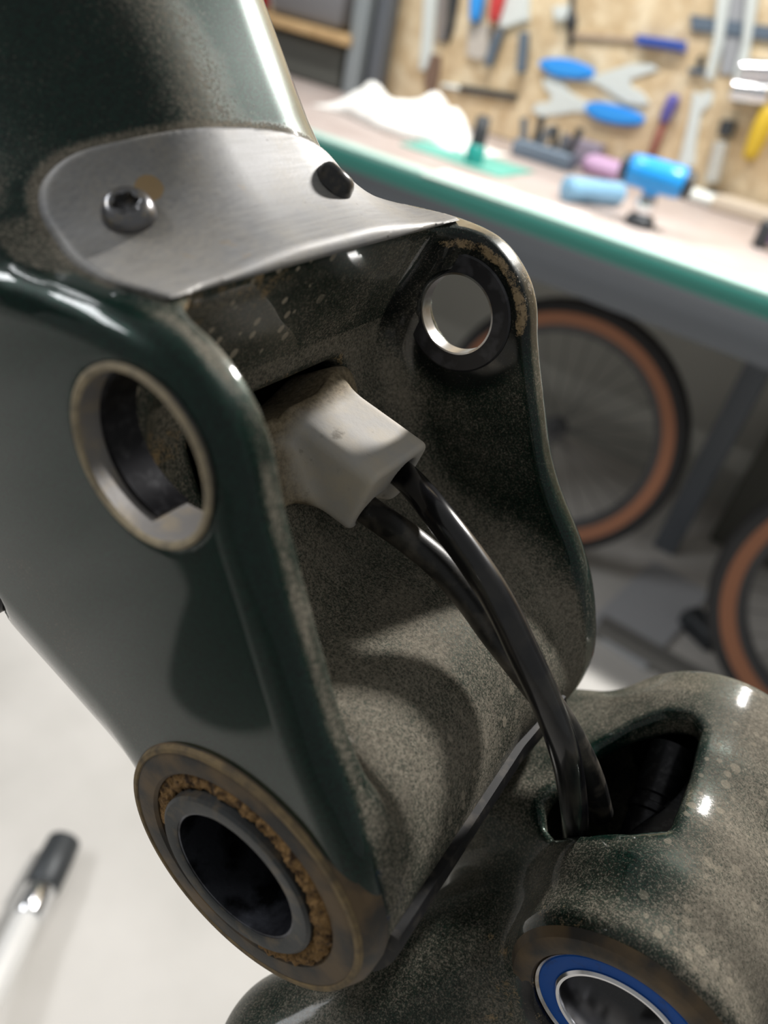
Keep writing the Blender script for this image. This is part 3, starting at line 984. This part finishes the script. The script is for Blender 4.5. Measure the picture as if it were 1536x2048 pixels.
M['handle_blue'] = mat('handle_blue', (0.035, 0.30, 0.78), 0.4)
M['handle_navy'] = mat('handle_navy', (0.05, 0.10, 0.38), 0.45)
M['handle_violet'] = mat('handle_violet', (0.10, 0.09, 0.32), 0.45)
M['handle_red'] = mat('handle_red', (0.55, 0.05, 0.05), 0.45)
M['handle_yellow'] = mat('handle_yellow', (0.62, 0.42, 0.03), 0.45)
M['tool_steel'] = mat('tool_steel', (0.62, 0.66, 0.64), 0.5, 0.15)
M['tool_dark'] = mat('tool_dark', (0.045, 0.05, 0.055), 0.45, 0.3)
M['tool_slate'] = mat('tool_slate', (0.13, 0.17, 0.22), 0.45, 0.3)
M['tool_brown'] = mat('tool_brown', (0.16, 0.10, 0.07), 0.6)
M['red_shaft'] = mat('red_shaft', (0.28, 0.09, 0.07), 0.5)
M['chrome'] = mat('chrome', (0.80, 0.81, 0.83), 0.18, 1.0)
M['white'] = mat('white_cloth', (0.85, 0.85, 0.82), 0.9, bump=(60, 0.3, 0.003))
M['pad_teal'] = mat('teal_mat', (0.13, 0.42, 0.35), 0.6)

def slab(name, px, thick, m, parent, org, bev=0.003, y=PB, round_=0, off=0.0):
    """A flat piece of real thickness lying against the board; px are picture points projected onto the board's face."""
    pts = [on_y(a, b_, y) for a, b_ in px]
    if round_:
        q = closed_spline([(p.x, p.z) for p in pts], round_)
        pts = [Vector((a[0], y, a[1])) for a in q]
    c = sum(pts, Vector()) / len(pts)
    bm = bmesh.new()
    f = [bm.verts.new((p.x - c.x, -off, p.z - c.z)) for p in pts]
    g = [bm.verts.new((p.x - c.x, -off - thick, p.z - c.z)) for p in pts]
    n = len(f)
    bm.faces.new(f); bm.faces.new(g[::-1])
    for i in range(n):
        bm.faces.new((f[i], g[i], g[(i + 1) % n], f[(i + 1) % n]))
    bmesh.ops.recalc_face_normals(bm, faces=bm.faces)
    top = [e for e in bm.edges if all(abs(v.co.y + off + thick) < 1e-6 for v in e.verts)]
    bmesh.ops.bevel(bm, geom=top, offset=min(bev, thick * 0.6), segments=2, affect='EDGES')
    o = link(name, bm_mesh(bm), m, parent)
    o.location = c - org
    auto_smooth(o, 40)
    return o

def rod(name, p0, p1, r, m, parent, org, radii=None, n=16, y=PB):
    """A round bar lying against the board between two picture points."""
    a = on_y(*p0, y) if len(p0) == 2 else Vector(p0)
    b_ = on_y(*p1, y) if len(p1) == 2 else Vector(p1)
    a = a + Vector((0, -r, 0)); b_ = b_ + Vector((0, -r, 0))
    radii = radii or [(0, .7), (.03, 1), (.97, 1), (1, .7)]
    c = (a + b_) / 2
    o = link(name, tube_mesh([a + (b_ - a) * f - c for f, _ in radii], [r * k for _, k in radii], n), m, parent)
    o.location = c - org
    auto_smooth(o, 50)
    return o

GRIP = [(0, .45), (.03, .8), (.12, 1), (.5, 1.05), (.85, .85), (.97, .75), (1, .5)]
def tool(name, label, cat, px, group='tools on the board'):
    p = on_y(*px, PB)
    return thing(name, label, cat, p, group), p

# two wide open-end wrenches with blue grips
t, o_ = tool('cone_wrench', 'upper grey open-end wrench with a sky blue grip on its left end', 'wrench', (1190, 155))
slab('wrench_blade', [(1165, 148), (1195, 150), (1225, 140), (1262, 128), (1306, 128), (1318, 140), (1284, 152), (1262, 160), (1262, 172), (1288, 186), (1300, 206), (1284, 212), (1252, 206), (1222, 186), (1192, 168), (1165, 166)], 0.006, M['tool_steel'], t, o_, 0.002)
slab('grip', [(1083, 122), (1110, 117), (1145, 120), (1180, 133), (1190, 142), (1184, 156), (1150, 160), (1110, 153), (1086, 138)], 0.018, M['handle_blue'], t, o_, 0.007, round_=4, off=-0.002)
t, o_ = tool('cone_wrench', 'lower grey open-end wrench with a sky blue grip on its right end', 'wrench', (1190, 220))
slab('wrench_blade', [(1190, 208), (1160, 196), (1140, 184), (1122, 160), (1108, 152), (1086, 158), (1090, 176), (1104, 192), (1100, 204), (1074, 206), (1064, 222), (1084, 234), (1120, 230), (1150, 224), (1190, 230)], 0.006, M['tool_steel'], t, o_, 0.002)
slab('grip', [(1173, 212), (1190, 204), (1225, 208), (1270, 222), (1290, 236), (1280, 250), (1245, 251), (1205, 243), (1180, 230)], 0.018, M['handle_blue'], t, o_, 0.007, round_=4, off=-0.002)
# dark bar
t, o_ = tool('hand_file', 'dark grey bar-shaped file lying level on the board', 'file', (980, 185))
slab('blade', [(922, 170), (1036, 188), (1034, 202), (920, 184)], 0.012, M['tool_dark'], t, o_, 0.003)
rod('tang', (922, 177), (886, 171), 0.006, M['tool_steel'], t, o_)
# level screwdriver with navy handle
t, o_ = tool('screwdriver', 'screwdriver lying level with a navy blue square handle', 'screwdriver', (1330, 88))
slab('handle', [(1276, 70), (1374, 84), (1372, 106), (1278, 92)], 0.024, M['handle_navy'], t, o_, 0.007)
slab('shaft', [(1142, 66), (1278, 76), (1278, 88), (1142, 77)], 0.008, mat('worn_shaft', (0.36, 0.28, 0.21), 0.6), t, o_, 0.002)
# small hanging black tool
t, o_ = tool('hook_tool', 'small black hook tool hanging upright left of the navy screwdriver', 'hook', (1145, 50))
rod('stem', (1148, -30), (1142, 95), 0.007, M['tool_dark'], t, o_, [(0, 1), (.4, .8), (.55, 2.0), (.68, 1.8), (.72, .9), (1, .7)])
slab('head', [(1108, 14), (1142, 10), (1142, 42), (1112, 44)], 0.014, M['tool_steel'], t, o_, 0.004)
# pliers with one blue and one red handle, jaws down
t, o_ = tool('pliers', 'hanging pliers with one blue and one red handle', 'pliers', (985, 60))
rod('blue_handle', (966, -40), (956, 46), 0.018, M['handle_blue'], t, o_, GRIP)
rod('red_handle', (1012, -40), (993, 46), 0.018, M['handle_red'], t, o_, GRIP)
slab('jaw', [(940, 50), (984, 50), (978, 118), (956, 122), (936, 112)], 0.012, mat('pale_steel', (0.50, 0.46, 0.41), 0.5, 0.2), t, o_, 0.003)
# compass-like puller with two slate legs
t, o_ = tool('puller', 'grey two-legged puller with slate blue legs beside the red-handled pliers', 'puller', (1030, 40))
slab('yoke_plate', [(1012, -30), (1062, -30), (1060, 42), (1008, 60), (1000, 50)], 0.014, M['tool_steel'], t, o_, 0.004)
rod('leg', (1004, 62), (980, 132), 0.012, M['tool_slate'], t, o_)
rod('leg', (1053, 66), (1046, 146), 0.013, M['tool_slate'], t, o_)
# long steel and two dark hanging tools
t, o_ = tool('steel_rule', 'long pale steel bar hanging near the left end of the board', 'ruler', (860, 70))
slab('blade', [(850, -30), (878, -30), (866, 110), (852, 142), (840, 140), (846, 60)], 0.006, M['tool_steel'], t, o_, 0.002)
t, o_ = tool('tyre_lever', 'dark grey lever hanging close to the long pale steel bar', 'lever', (888, 40))
slab('lever_body', [(880, -30), (898, -30), (890, 84), (876, 84)], 0.012, mat('lever_grey', (0.22, 0.20, 0.19), 0.5), t, o_, 0.003)
t, o_ = tool('tyre_lever', 'slim black lever hanging next to the dark grey lever', 'lever', (905, 40))
slab('lever_body', [(902, -30), (924, -30), (908, 60), (898, 88), (893, 84), (898, 40)], 0.012, M['tool_dark'], t, o_, 0.003)
# brown strap
t, o_ = tool('leather_strap', 'dark brown strap hanging down behind the white rag', 'strap', (868, 150))
slab('strap', [(864, 108), (884, 112), (880, 150), (874, 180), (886, 206), (874, 216), (858, 190), (850, 160)], 0.010, M['tool_brown'], t, o_, 0.003)
# leaning screwdriver, spanners, yellow handle
t, o_ = tool('long_screwdriver', 'leaning screwdriver with violet handle and rust red shaft', 'screwdriver', (1335, 250))
rod('handle', (1354, 190), (1330, 244), 0.014, M['handle_violet'], t, o_, GRIP)
rod('shaft', (1332, 240), (1300, 322), 0.009, M['red_shaft'], t, o_)
t, o_ = tool('spanner', 'long pale grey spanner right of the violet screwdriver', 'wrench', (1395, 270))
slab('spanner_body', [(1388, 182), (1404, 190), (1412, 180), (1428, 184), (1424, 208), (1404, 226), (1392, 290), (1390, 330), (1372, 338), (1356, 330), (1366, 296), (1380, 230), (1384, 206)], 0.008, M['tool_steel'], t, o_, 0.003)
t, o_ = tool('spanner', 'short pale grey spanner with a dark end left of the yellow handle', 'wrench', (1445, 310))
rod('shaft', (1446, 282), (1426, 364), 0.016, mat('dull_steel', (0.50, 0.50, 0.46), 0.5, 0.2), t, o_)
rod('dark_end', (1462, 240), (1452, 272), 0.017, M['tool_dark'], t, o_)
t, o_ = tool('hammer', 'tool with a bright yellow handle leaning at the right of the board', 'hammer', (1510, 260))
rod('handle', (1546, 212), (1500, 318), 0.020, M['handle_yellow'], t, o_, GRIP)
t, o_ = tool('socket_handle', 'chrome socket with a dark band above the yellow handle', 'socket', (1505, 170))
rod('socket', (1470, 180), (1545, 190), 0.024, M['chrome'], t, o_)
rod('band', (1484, 160), (1560, 168), 0.014, M['tool_dark'], t, o_)
rod('upper_socket', (1486, 142), (1560, 146), 0.022, M['chrome'], t, o_)
# steel rack with two uprights
t, o_ = tool('steel_rack', 'grey steel rack of two uprights and a cross bar at the top right', 'rack', (1465, 60))
slab('upright', [(1440, -30), (1466, -30), (1448, 90), (1428, 160), (1412, 160), (1430, 80)], 0.018, M['tool_steel'], t, o_, 0.004)
slab('upright', [(1498, -30), (1522, -30), (1500, 110), (1480, 165), (1466, 165), (1486, 90)], 0.018, M['tool_steel'], t, o_, 0.004)
slab('cross_bar', [(1382, 30), (1560, 56), (1560, 86), (1384, 62)], 0.010, M['tool_slate'], t, o_, 0.003)
slab('web_plate', [(1462, -30), (1500, -30), (1478, 150), (1440, 150)], 0.006, mat('rack_grey', (0.33, 0.34, 0.36), 0.5, 0.2), t, o_, 0.002)
t, o_ = tool('peg_hook', 'small dark peg hook below the steel rack', 'hook', (1395, 142))
rod('peg', (1404, 112), (1398, 138), 0.006, M['tool_dark'], t, o_)
slab('base', [(1378, 136), (1412, 138), (1410, 150), (1380, 148)], 0.016, M['tool_slate'], t, o_, 0.004)

# ---------------------------------------------------------------- shelf unit left of the board
M['shelf_wood'] = mat('shelf_wood', (0.50, 0.34, 0.17), 0.6, noise=(14, 4, (0.40, 0.26, 0.12), 0.4, 0.65))
M['box_dark'] = mat('box_dark', (0.085, 0.088, 0.078), 0.8)
SY = 1.90
sh = thing('shelf_unit', 'steel post shelf with a wooden board left of the tool board', 'shelf', (on_y(640, 75, SY).x, SY, BT))
so = Vector(sh.location)
p1, p2 = on_y(700, 60, SY), on_y(722, 60, SY)
in_box('post', (p1.x, SY, BT), (p1.x + 0.045, SY + 0.045, 2.3), mat('post_grey', (0.30, 0.34, 0.36), 0.5, 0.2), sh, so, 0.003)
in_box('post', (p1.x + 0.06, SY + 0.02, BT), (p1.x + 0.10, SY + 0.06, 2.3), M['steel_grey'], sh, so, 0.003)
zs = on_y(640, 66, SY).z
in_box('shelf_board', (p1.x - 0.9, SY - 0.02, zs - 0.012), (p1.x + 0.01, SY + 0.30, zs + 0.012), M['shelf_wood'], sh, so, 0.002)
in_box('post', (p1.x - 0.9, SY, BT), (p1.x - 0.855, SY + 0.045, 2.3), M['steel_grey'], sh, so, 0.003)
bxo = in_box('storage_box', (p1.x - 0.42, SY + 0.01, BT + 0.001), (p1.x - 0.02, SY + 0.26, zs - 0.02), M['box_dark'], None, Vector((0, 0, 0)), 0.006)
tag(bxo, 'dark grey storage box on the bench under the wooden shelf', 'box')
g = in_box('grey_case', (p1.x - 0.30, SY + 0.02, zs + 0.0125), (p1.x - 0.05, SY + 0.2, zs + 0.16), mat('case_grey', (0.17, 0.17, 0.18), 0.5), None, Vector((0, 0, 0)), 0.02, 3)
tag(g, 'grey case standing on the wooden shelf', 'case')
g = in_box('red_can', (p1.x - 0.40, SY + 0.02, zs + 0.0125), (p1.x - 0.34, SY + 0.08, zs + 0.2), M['handle_red'], None, Vector((0, 0, 0)), 0.015, 3)
tag(g, 'red can on the wooden shelf beside the grey case', 'can')

# ---------------------------------------------------------------- things on the bench
def top(px, py, z=BT):
    return on_z(px, py, z)
def rag_mesh():
    rng = random.Random(5)
    nx, ny = 44, 26
    verts, faces = [], []
    for i in range(nx):
        for j in range(ny):
            u, v = i / (nx - 1), j / (ny - 1)
            env = min(1.0, 5.5 * min(u, 1 - u) + 0.02) ** 0.7 * (math.sin(math.pi * v) ** 0.5)
            lobe = 0.052 * math.exp(-((u - 0.26) / 0.24) ** 2) + 0.062 * math.exp(-((u - 0.66) / 0.15) ** 2) + 0.012
            hgt = (lobe + 0.008 * math.sin(17 * u + 9 * v) + 0.007 * math.sin(11 * v + 23 * u + 2) + 0.005 * math.sin(37 * u - 21 * v)) * env
            wob = 0.020 * math.sin(9 * u + 4 * v)
            verts.append(((u - .5) * 0.44, (v - .5) * 0.20 + wob, max(hgt, 0.0015 + 0.001 * env)))
    for i in range(nx - 1):
        for j in range(ny - 1):
            faces.append((i * ny + j, (i + 1) * ny + j, (i + 1) * ny + j + 1, i * ny + j + 1))
    return mesh_from(verts, faces)
ra = link('white_rag', rag_mesh(), M['white'])
q = top(775, 262)
ra.location = (q.x, q.y + 0.09, BT + 0.0005); ra.rotation_euler = (0, 0, math.radians(-4))
so_ = ra.modifiers.new('cloth_thickness', 'SOLIDIFY'); so_.thickness = 0.0015
tag(ra, 'crumpled white rag lying on the bench near the shelf', 'cloth')

def on_bench(name, px, py, sx, sy, sz, m, label, cat, bev=0.006, rot=0.0):
    p = top(px, py)
    p.y = min(p.y, PB - 0.02 - sy / 2)
    o = link(name, box_mesh((-sx / 2, -sy / 2, 0), (sx / 2, sy / 2, sz), bev, 3), m)
    o.location = (p.x, p.y, BT + 0.0005); o.rotation_euler = (0, 0, rot)
    auto_smooth(o, 40)
    return tag(o, label, cat)
on_bench('cutting_mat', 935, 318, 0.24, 0.17, 0.003, M['pad_teal'], 'teal cutting mat lying flat on the bench', 'mat', 0.001)
p = top(945, 330)
bo = thing('small_bottle', 'small teal bottle with a black cap on the teal mat', 'bottle', (p.x, p.y, BT + 0.004))
link('bottle_body', lathe_mesh([(0.0, 0), (.019, 0), (.020, .004), (.020, .028), (.014, .038), (.0, .04)], (0, 0, 0), (0, 0, 1), 24, False), mat('teal_glass', (0.02, 0.30, 0.27), 0.25), bo)
link('bottle_cap', lathe_mesh([(0.0, .036), (.015, .036), (.016, .04), (.014, .085), (.0, .09)], (0, 0, 0), (0, 0, 1), 24, False), M['tool_dark'], bo)
p = top(1085, 325)
hk = thing('hex_tool_holder', 'dark grey clutter of hex tools heaped before the board', 'tool set', (p.x, p.y, BT + 0.0005))
link('holder', box_mesh((-0.075, -0.03, 0), (0.075, 0.03, 0.035), 0.008, 3), M['tool_slate'], hk)
for i, (dx, dz, dy) in enumerate(((-.058, .06, -.01), (-.035, .075, .01), (-.012, .055, -.012), (.012, .06, .012), (.036, .048, 0), (.058, .075, -.01))):
    a = Vector((dx, dy, .036)); b_ = Vector((dx + .012 * (i % 3 - 1), dy, .036 + dz * .7))
    auto_smooth(link('hex_key', tube_mesh([a, b_], [.009, .009], 12), M['tool_dark'] if i % 2 else M['steel_grey'], hk), 50)
on_bench('pink_pouch', 1210, 356, 0.115, 0.075, 0.040, mat('pink_pouch', (0.50, 0.32, 0.50), 0.6), 'pinkish purple pouch on the bench left of the blue T-handle', 'pouch', 0.018)
on_bench('grey_box', 1226, 322, 0.085, 0.05, 0.055, mat('mauve_box', (0.24, 0.21, 0.26), 0.6), 'small mauve grey box standing behind the pink pouch', 'box', 0.004)

def lying_tube(name, p0, p1, r, m, parent=None, radii=None, z=None):
    a = top(*p0); b_ = top(*p1)
    a.z = b_.z = (z if z is not None else BT + r + 0.0005)
    c = (a + b_) / 2
    radii = radii or [(0, .6), (.04, 1), (.96, 1), (1, .6)]
    o = link(name, tube_mesh([a + (b_ - a) * f - c for f, _ in radii], [r * k for _, k in radii], 20), m, parent)
    o.location = c if parent is None else c - parent.location
    auto_smooth(o, 50)
    return o
lt = lying_tube('blue_tube', (1122, 402), (1232, 412), 0.022, mat('pale_blue', (0.22, 0.42, 0.60), 0.25))
tag(lt, 'pale blue tube lying on the bench near its front edge', 'tube')

# blue T-handle tool standing in a clamp at the bench edge
p = top(1276, 452)
th = thing('t_handle_tool', 'bright blue T-handle tool standing in a black clamp at the bench edge', 'hand tool', (p.x, p.y, BT + 0.003))
link('clamp_base', lathe_mesh([(0, 0), (.026, 0), (.027, .004), (.024, .014), (.014, .02), (0, .02)], (0, 0, 0), (0, 0, 1), 24, False), M['tool_dark'], th)
auto_smooth(link('chrome_stem', lathe_mesh([(0, .018), (.014, .019), (.018, .034), (.014, .051), (.0, .052)], (0, 0, 0), (0, 0, 1), 24, False), M['chrome'], th), 60)
blue_plastic = mat('t_handle_blue', (0.02, 0.30, 0.75), 0.3)
auto_smooth(link('blue_stem', lathe_mesh([(0, .049), (.013, .05), (.016, .068), (.022, .079), (.0, .08)], (0, 0, 0), (0, 0, 1), 24, False), blue_plastic, th), 60)
hd = Vector((1, 0.12, 0)).normalized()
auto_smooth(link('handle_bar', tube_mesh([hd * x + Vector((0, 0, .083)) for x in (-.050, -.046, -.02, .02, .046, .050)], [.021, .026, .027, .027, .026, .021], 28), blue_plastic, th), 50)
for sgn in (-1, 1):
    auto_smooth(link('end_cap', tube_mesh([hd * x * sgn + Vector((0, 0, .083)) for x in (.050, .052, .062, .065)], [.022, .024, .023, .016], 28), M['tool_dark'], th), 50)
wc = on_bench('white_soap', 1410, 402, 0.085, 0.055, 0.026, mat('white_plastic', (0.82, 0.86, 0.82), 0.4), 'white rounded block on the bench right of the blue T-handle', 'block', 0.012)
on_bench('black_clip', 1462, 398, 0.055, 0.03, 0.03, M['tool_dark'], 'small black clip on the bench before the board', 'clip', 0.006)
on_bench('beige_tray', 1528, 412, 0.14, 0.07, 0.03, mat('beige_tray', (0.55, 0.47, 0.37), 0.6), 'beige tray at the right end of the bench', 'tray', 0.006)
on_bench('pale_tray', 1535, 446, 0.11, 0.06, 0.022, mat('pale_tray', (0.55, 0.56, 0.53), 0.5), 'pale grey tray in front of the beige tray', 'tray', 0.006)
p = top(1535, 500)
pk = thing('purple_lamp', 'black and purple gadget at the right front of the bench', 'gadget', (p.x, p.y, BT + 0.0005))
auto_smooth(link('gadget_body', box_mesh((-.008, -.02, .01), (.07, .02, .06), .008, 3), mat('purple', (0.16, 0.09, 0.20), 0.4), pk), 40)
auto_smooth(link('gadget_base', box_mesh((-.03, -.022, 0), (-.004, .022, .05), .008, 3), M['tool_dark'], pk), 40)
sh_ = on_bench('paper_sheet', 1010, 392, 0.30, 0.10, 0.0012, mat('paper', (0.74, 0.74, 0.71), 0.8), 'white paper strip lying along the front edge of the bench', 'paper', 0.0004, math.radians(2))
on_bench('paper_label', 1308, 487, 0.045, 0.03, 0.0015, mat('paper_label', (0.72, 0.71, 0.70), 0.8), 'small white paper scrap by the foot of the blue T-handle', 'paper', 0.0004, math.radians(-10))

# ---------------------------------------------------------------- wheels under the bench
M['tyre'] = mat('tyre_black', (0.016, 0.016, 0.017), 0.7)
M['sidewall'] = mat('tan_sidewall', (0.30, 0.125, 0.065), 0.7)
M['rim_black'] = mat('rim_black', (0.03, 0.03, 0.032), 0.4)
def bike_wheel(c, nrm, R, label):
    nrm = Vector(nrm).normalized()
    q = nrm.to_track_quat('Z', 'Y')
    w = thing('wheelset', label, 'wheel', matrix=Matrix.Translation(c) @ q.to_matrix().to_4x4(), group='bike wheels under the bench')
    def tor(name, prof, m):
        o = link(name, lathe_mesh(prof, (0, 0, 0), (0, 0, 1), 96), m, w); auto_smooth(o, 50); return o
    tw = 0.027
    tor('tyre_tread', [(R - tw * 1.15, -tw), (R - tw * .35, -tw * .92), (R, -tw * .35), (R, tw * .35), (R - tw * .35, tw * .92), (R - tw * 1.15, tw), (R - tw * 1.0, 0)], M['tyre'])
    for sg in (-1, 1):
        tor('tyre_sidewall', [(R - tw * 1.1, sg * (tw + .001)), (R - tw * 2.15, sg * tw * .62), (R - tw * 2.1, sg * tw * .45), (R - tw * 1.1, sg * (tw - .002))], M['sidewall'])
    r0 = R - tw * 2.05
    tor('rim', [(r0 + .004, -.013), (r0 - .010, -.014), (r0 - .022, -.006), (r0 - .022, .006), (r0 - .010, .014), (r0 + .004, .013)], M['rim_black'])
    tor('hub', [(.0, -.05), (.012, -.05), (.014, -.034), (.028, -.03), (.028, -.026), (.015, -.022), (.015, .022), (.028, .026), (.028, .03), (.014, .034), (.012, .05), (.0, .05)], M['rim_black'])
    sp_me = None
    for k in range(28):
        a = 2 * math.pi * k / 28
        b_ = a + (0.42 if k % 4 < 2 else -0.42)
        z = 0.028 if k % 2 else -0.028
        if k < 4:
            bm = bmesh.new()
            me_ = tube_mesh([(math.cos(b_ - a) * .026, math.sin(b_ - a) * .026, z), (r0 - .012, 0, 0)], .0011, 6)
            if k == 0: sp_me = []
            sp_me.append(me_)
        o = link('spoke', sp_me[k % 4], None, w)
        if not o.data.materials: o.data.materials.append(M['rim_black'])
        o.rotation_euler = (0, 0, a)
    return w
wc_ = Vector((-0.42, 1.63, 0.312))
bike_wheel(wc_, (0.08, -1, 0.14), 0.308, 'bike wheel with tan sidewall tyre leaning under the bench')
bike_wheel(Vector((0.34, 1.46, 0.312)), (-0.05, -1, 0.14), 0.308, 'second tan sidewall wheel at the right edge under the bench')

# ---------------------------------------------------------------- things on the floor
def slab_between(name, p, q, w, th, m, label, cat, lift=0.0):
    """A flat board lying or leaning between two room points."""
    p, q = Vector(p), Vector(q)
    d = (q - p); L = d.length
    o = link(name, box_mesh((0, -w / 2, 0), (L, w / 2, th), 0.002), m)
    x = d.normalized(); z = Vector((0, 0, 1)); y = z.cross(x).normalized(); z = x.cross(y)
    o.matrix_world = Matrix(((x.x, y.x, z.x, p.x), (x.y, y.y, z.y, p.y), (x.z, y.z, z.z, p.z), (0, 0, 0, 1)))
    return tag(o, label, cat)
f0, f1 = on_z(1225, 1300, 0.0), on_z(1360, 1160, 0.0)
slab_between('cardboard_sheet', (f0.x, f0.y, 0.001), (f1.x, f1.y, 0.001), 0.16, 0.012, mat('pale_card', (0.42, 0.43, 0.45), 0.8), 'pale grey sheet lying on the floor beside the wheel', 'sheet')
f0, f1 = on_z(1190, 1262, 0.0), on_z(1470, 1420, 0.0)
slab_between('floor_rail', (f0.x, f0.y, 0.0005), (f1.x, f1.y, 0.0005), 0.05, 0.035, mat('dim_steel', (0.17, 0.165, 0.155), 0.5), 'dull steel rail lying on the floor below the wheel', 'rail')
p = on_z(1395, 1272, 0.0)
o = link('black_block', box_mesh((-.05, -.03, 0), (.05, .03, .05), .01, 3), M['tool_dark']); o.location = (p.x, p.y, 0.0005); o.rotation_euler = (0, 0, -0.5)
auto_smooth(o, 40); tag(o, 'small black block on the floor right of the wheel', 'block')
p = on_z(1440, 1100, 0.0)
o = link('grey_crate', box_mesh((-.16, 0, 0), (.25, .3, .34), .01, 3), mat('crate_grey', (0.10, 0.10, 0.085), 0.7)); o.location = (p.x + .12, p.y + 0.02, 0.0005)
auto_smooth(o, 40); tag(o, 'dark grey crate on the floor behind the bench leg', 'crate')

# repair stand leg, lower left
st = thing('repair_stand', 'silver repair stand leg with a black foot on the pale floor', 'stand', on_z(100, 1745, 0.0), group=None)
sl = Vector(st.location)
tip = on_z(112, 1716, 0.028); far_ = on_z(-45, 2035, 0.055)
far_ = tip + (far_ - tip) * 1.6
dv = (far_ - tip).normalized()
L = (far_ - tip).length
auto_smooth(link('rubber_foot', tube_mesh([tip + dv * x - sl for x in (-.030, -.026, .0, .045, .05)], [.016, .023, .024, .024, .02], 24), M['tool_dark'], st), 50)
auto_smooth(link('joint_collar', tube_mesh([tip + dv * x - sl for x in (.046, .05, .085, .09)], [.019, .021, .021, .019], 24), M['chrome'], st), 50)
auto_smooth(link('leg_tube', tube_mesh([tip + dv * x - sl for x in (.09, .094, L)], [.016, .0175, .0175], 24), mat('satin_aluminium', (0.85, 0.85, 0.84), 0.4, 0.25), st), 50)

mo = closed_spline([(-0.46, -0.06), (-0.30, -0.13), (-0.05, -0.10), (0.12, -0.16), (0.36, -0.14), (0.44, 0.0), (0.34, 0.12), (0.10, 0.09), (-0.08, 0.14), (-0.34, 0.11)], 5)
bm = bmesh.new()
lo_ = [bm.verts.new((x, y, 0.0)) for x, y in mo]; hi_ = [bm.verts.new((x * .97, y * .94, 0.05)) for x, y in mo]
bm.faces.new(lo_[::-1]); bm.faces.new(hi_)
for q_ in range(len(mo)):
    bm.faces.new((lo_[q_], lo_[(q_ + 1) % len(mo)], hi_[(q_ + 1) % len(mo)], hi_[q_]))
mt = link('dark_reflection_shape', bm_mesh(bm), mat('reflection_black', (0.008, 0.008, 0.008), 0.9))  # out of view, added only to darken the near ear's reflection
mt.location = (-0.80, -0.83, 0.0005); mt.rotation_euler = (0, 0, math.radians(45))
tag(mt, 'unseen black shape added on the floor for the dark reflection in the near pivot ear', 'reflection helper')
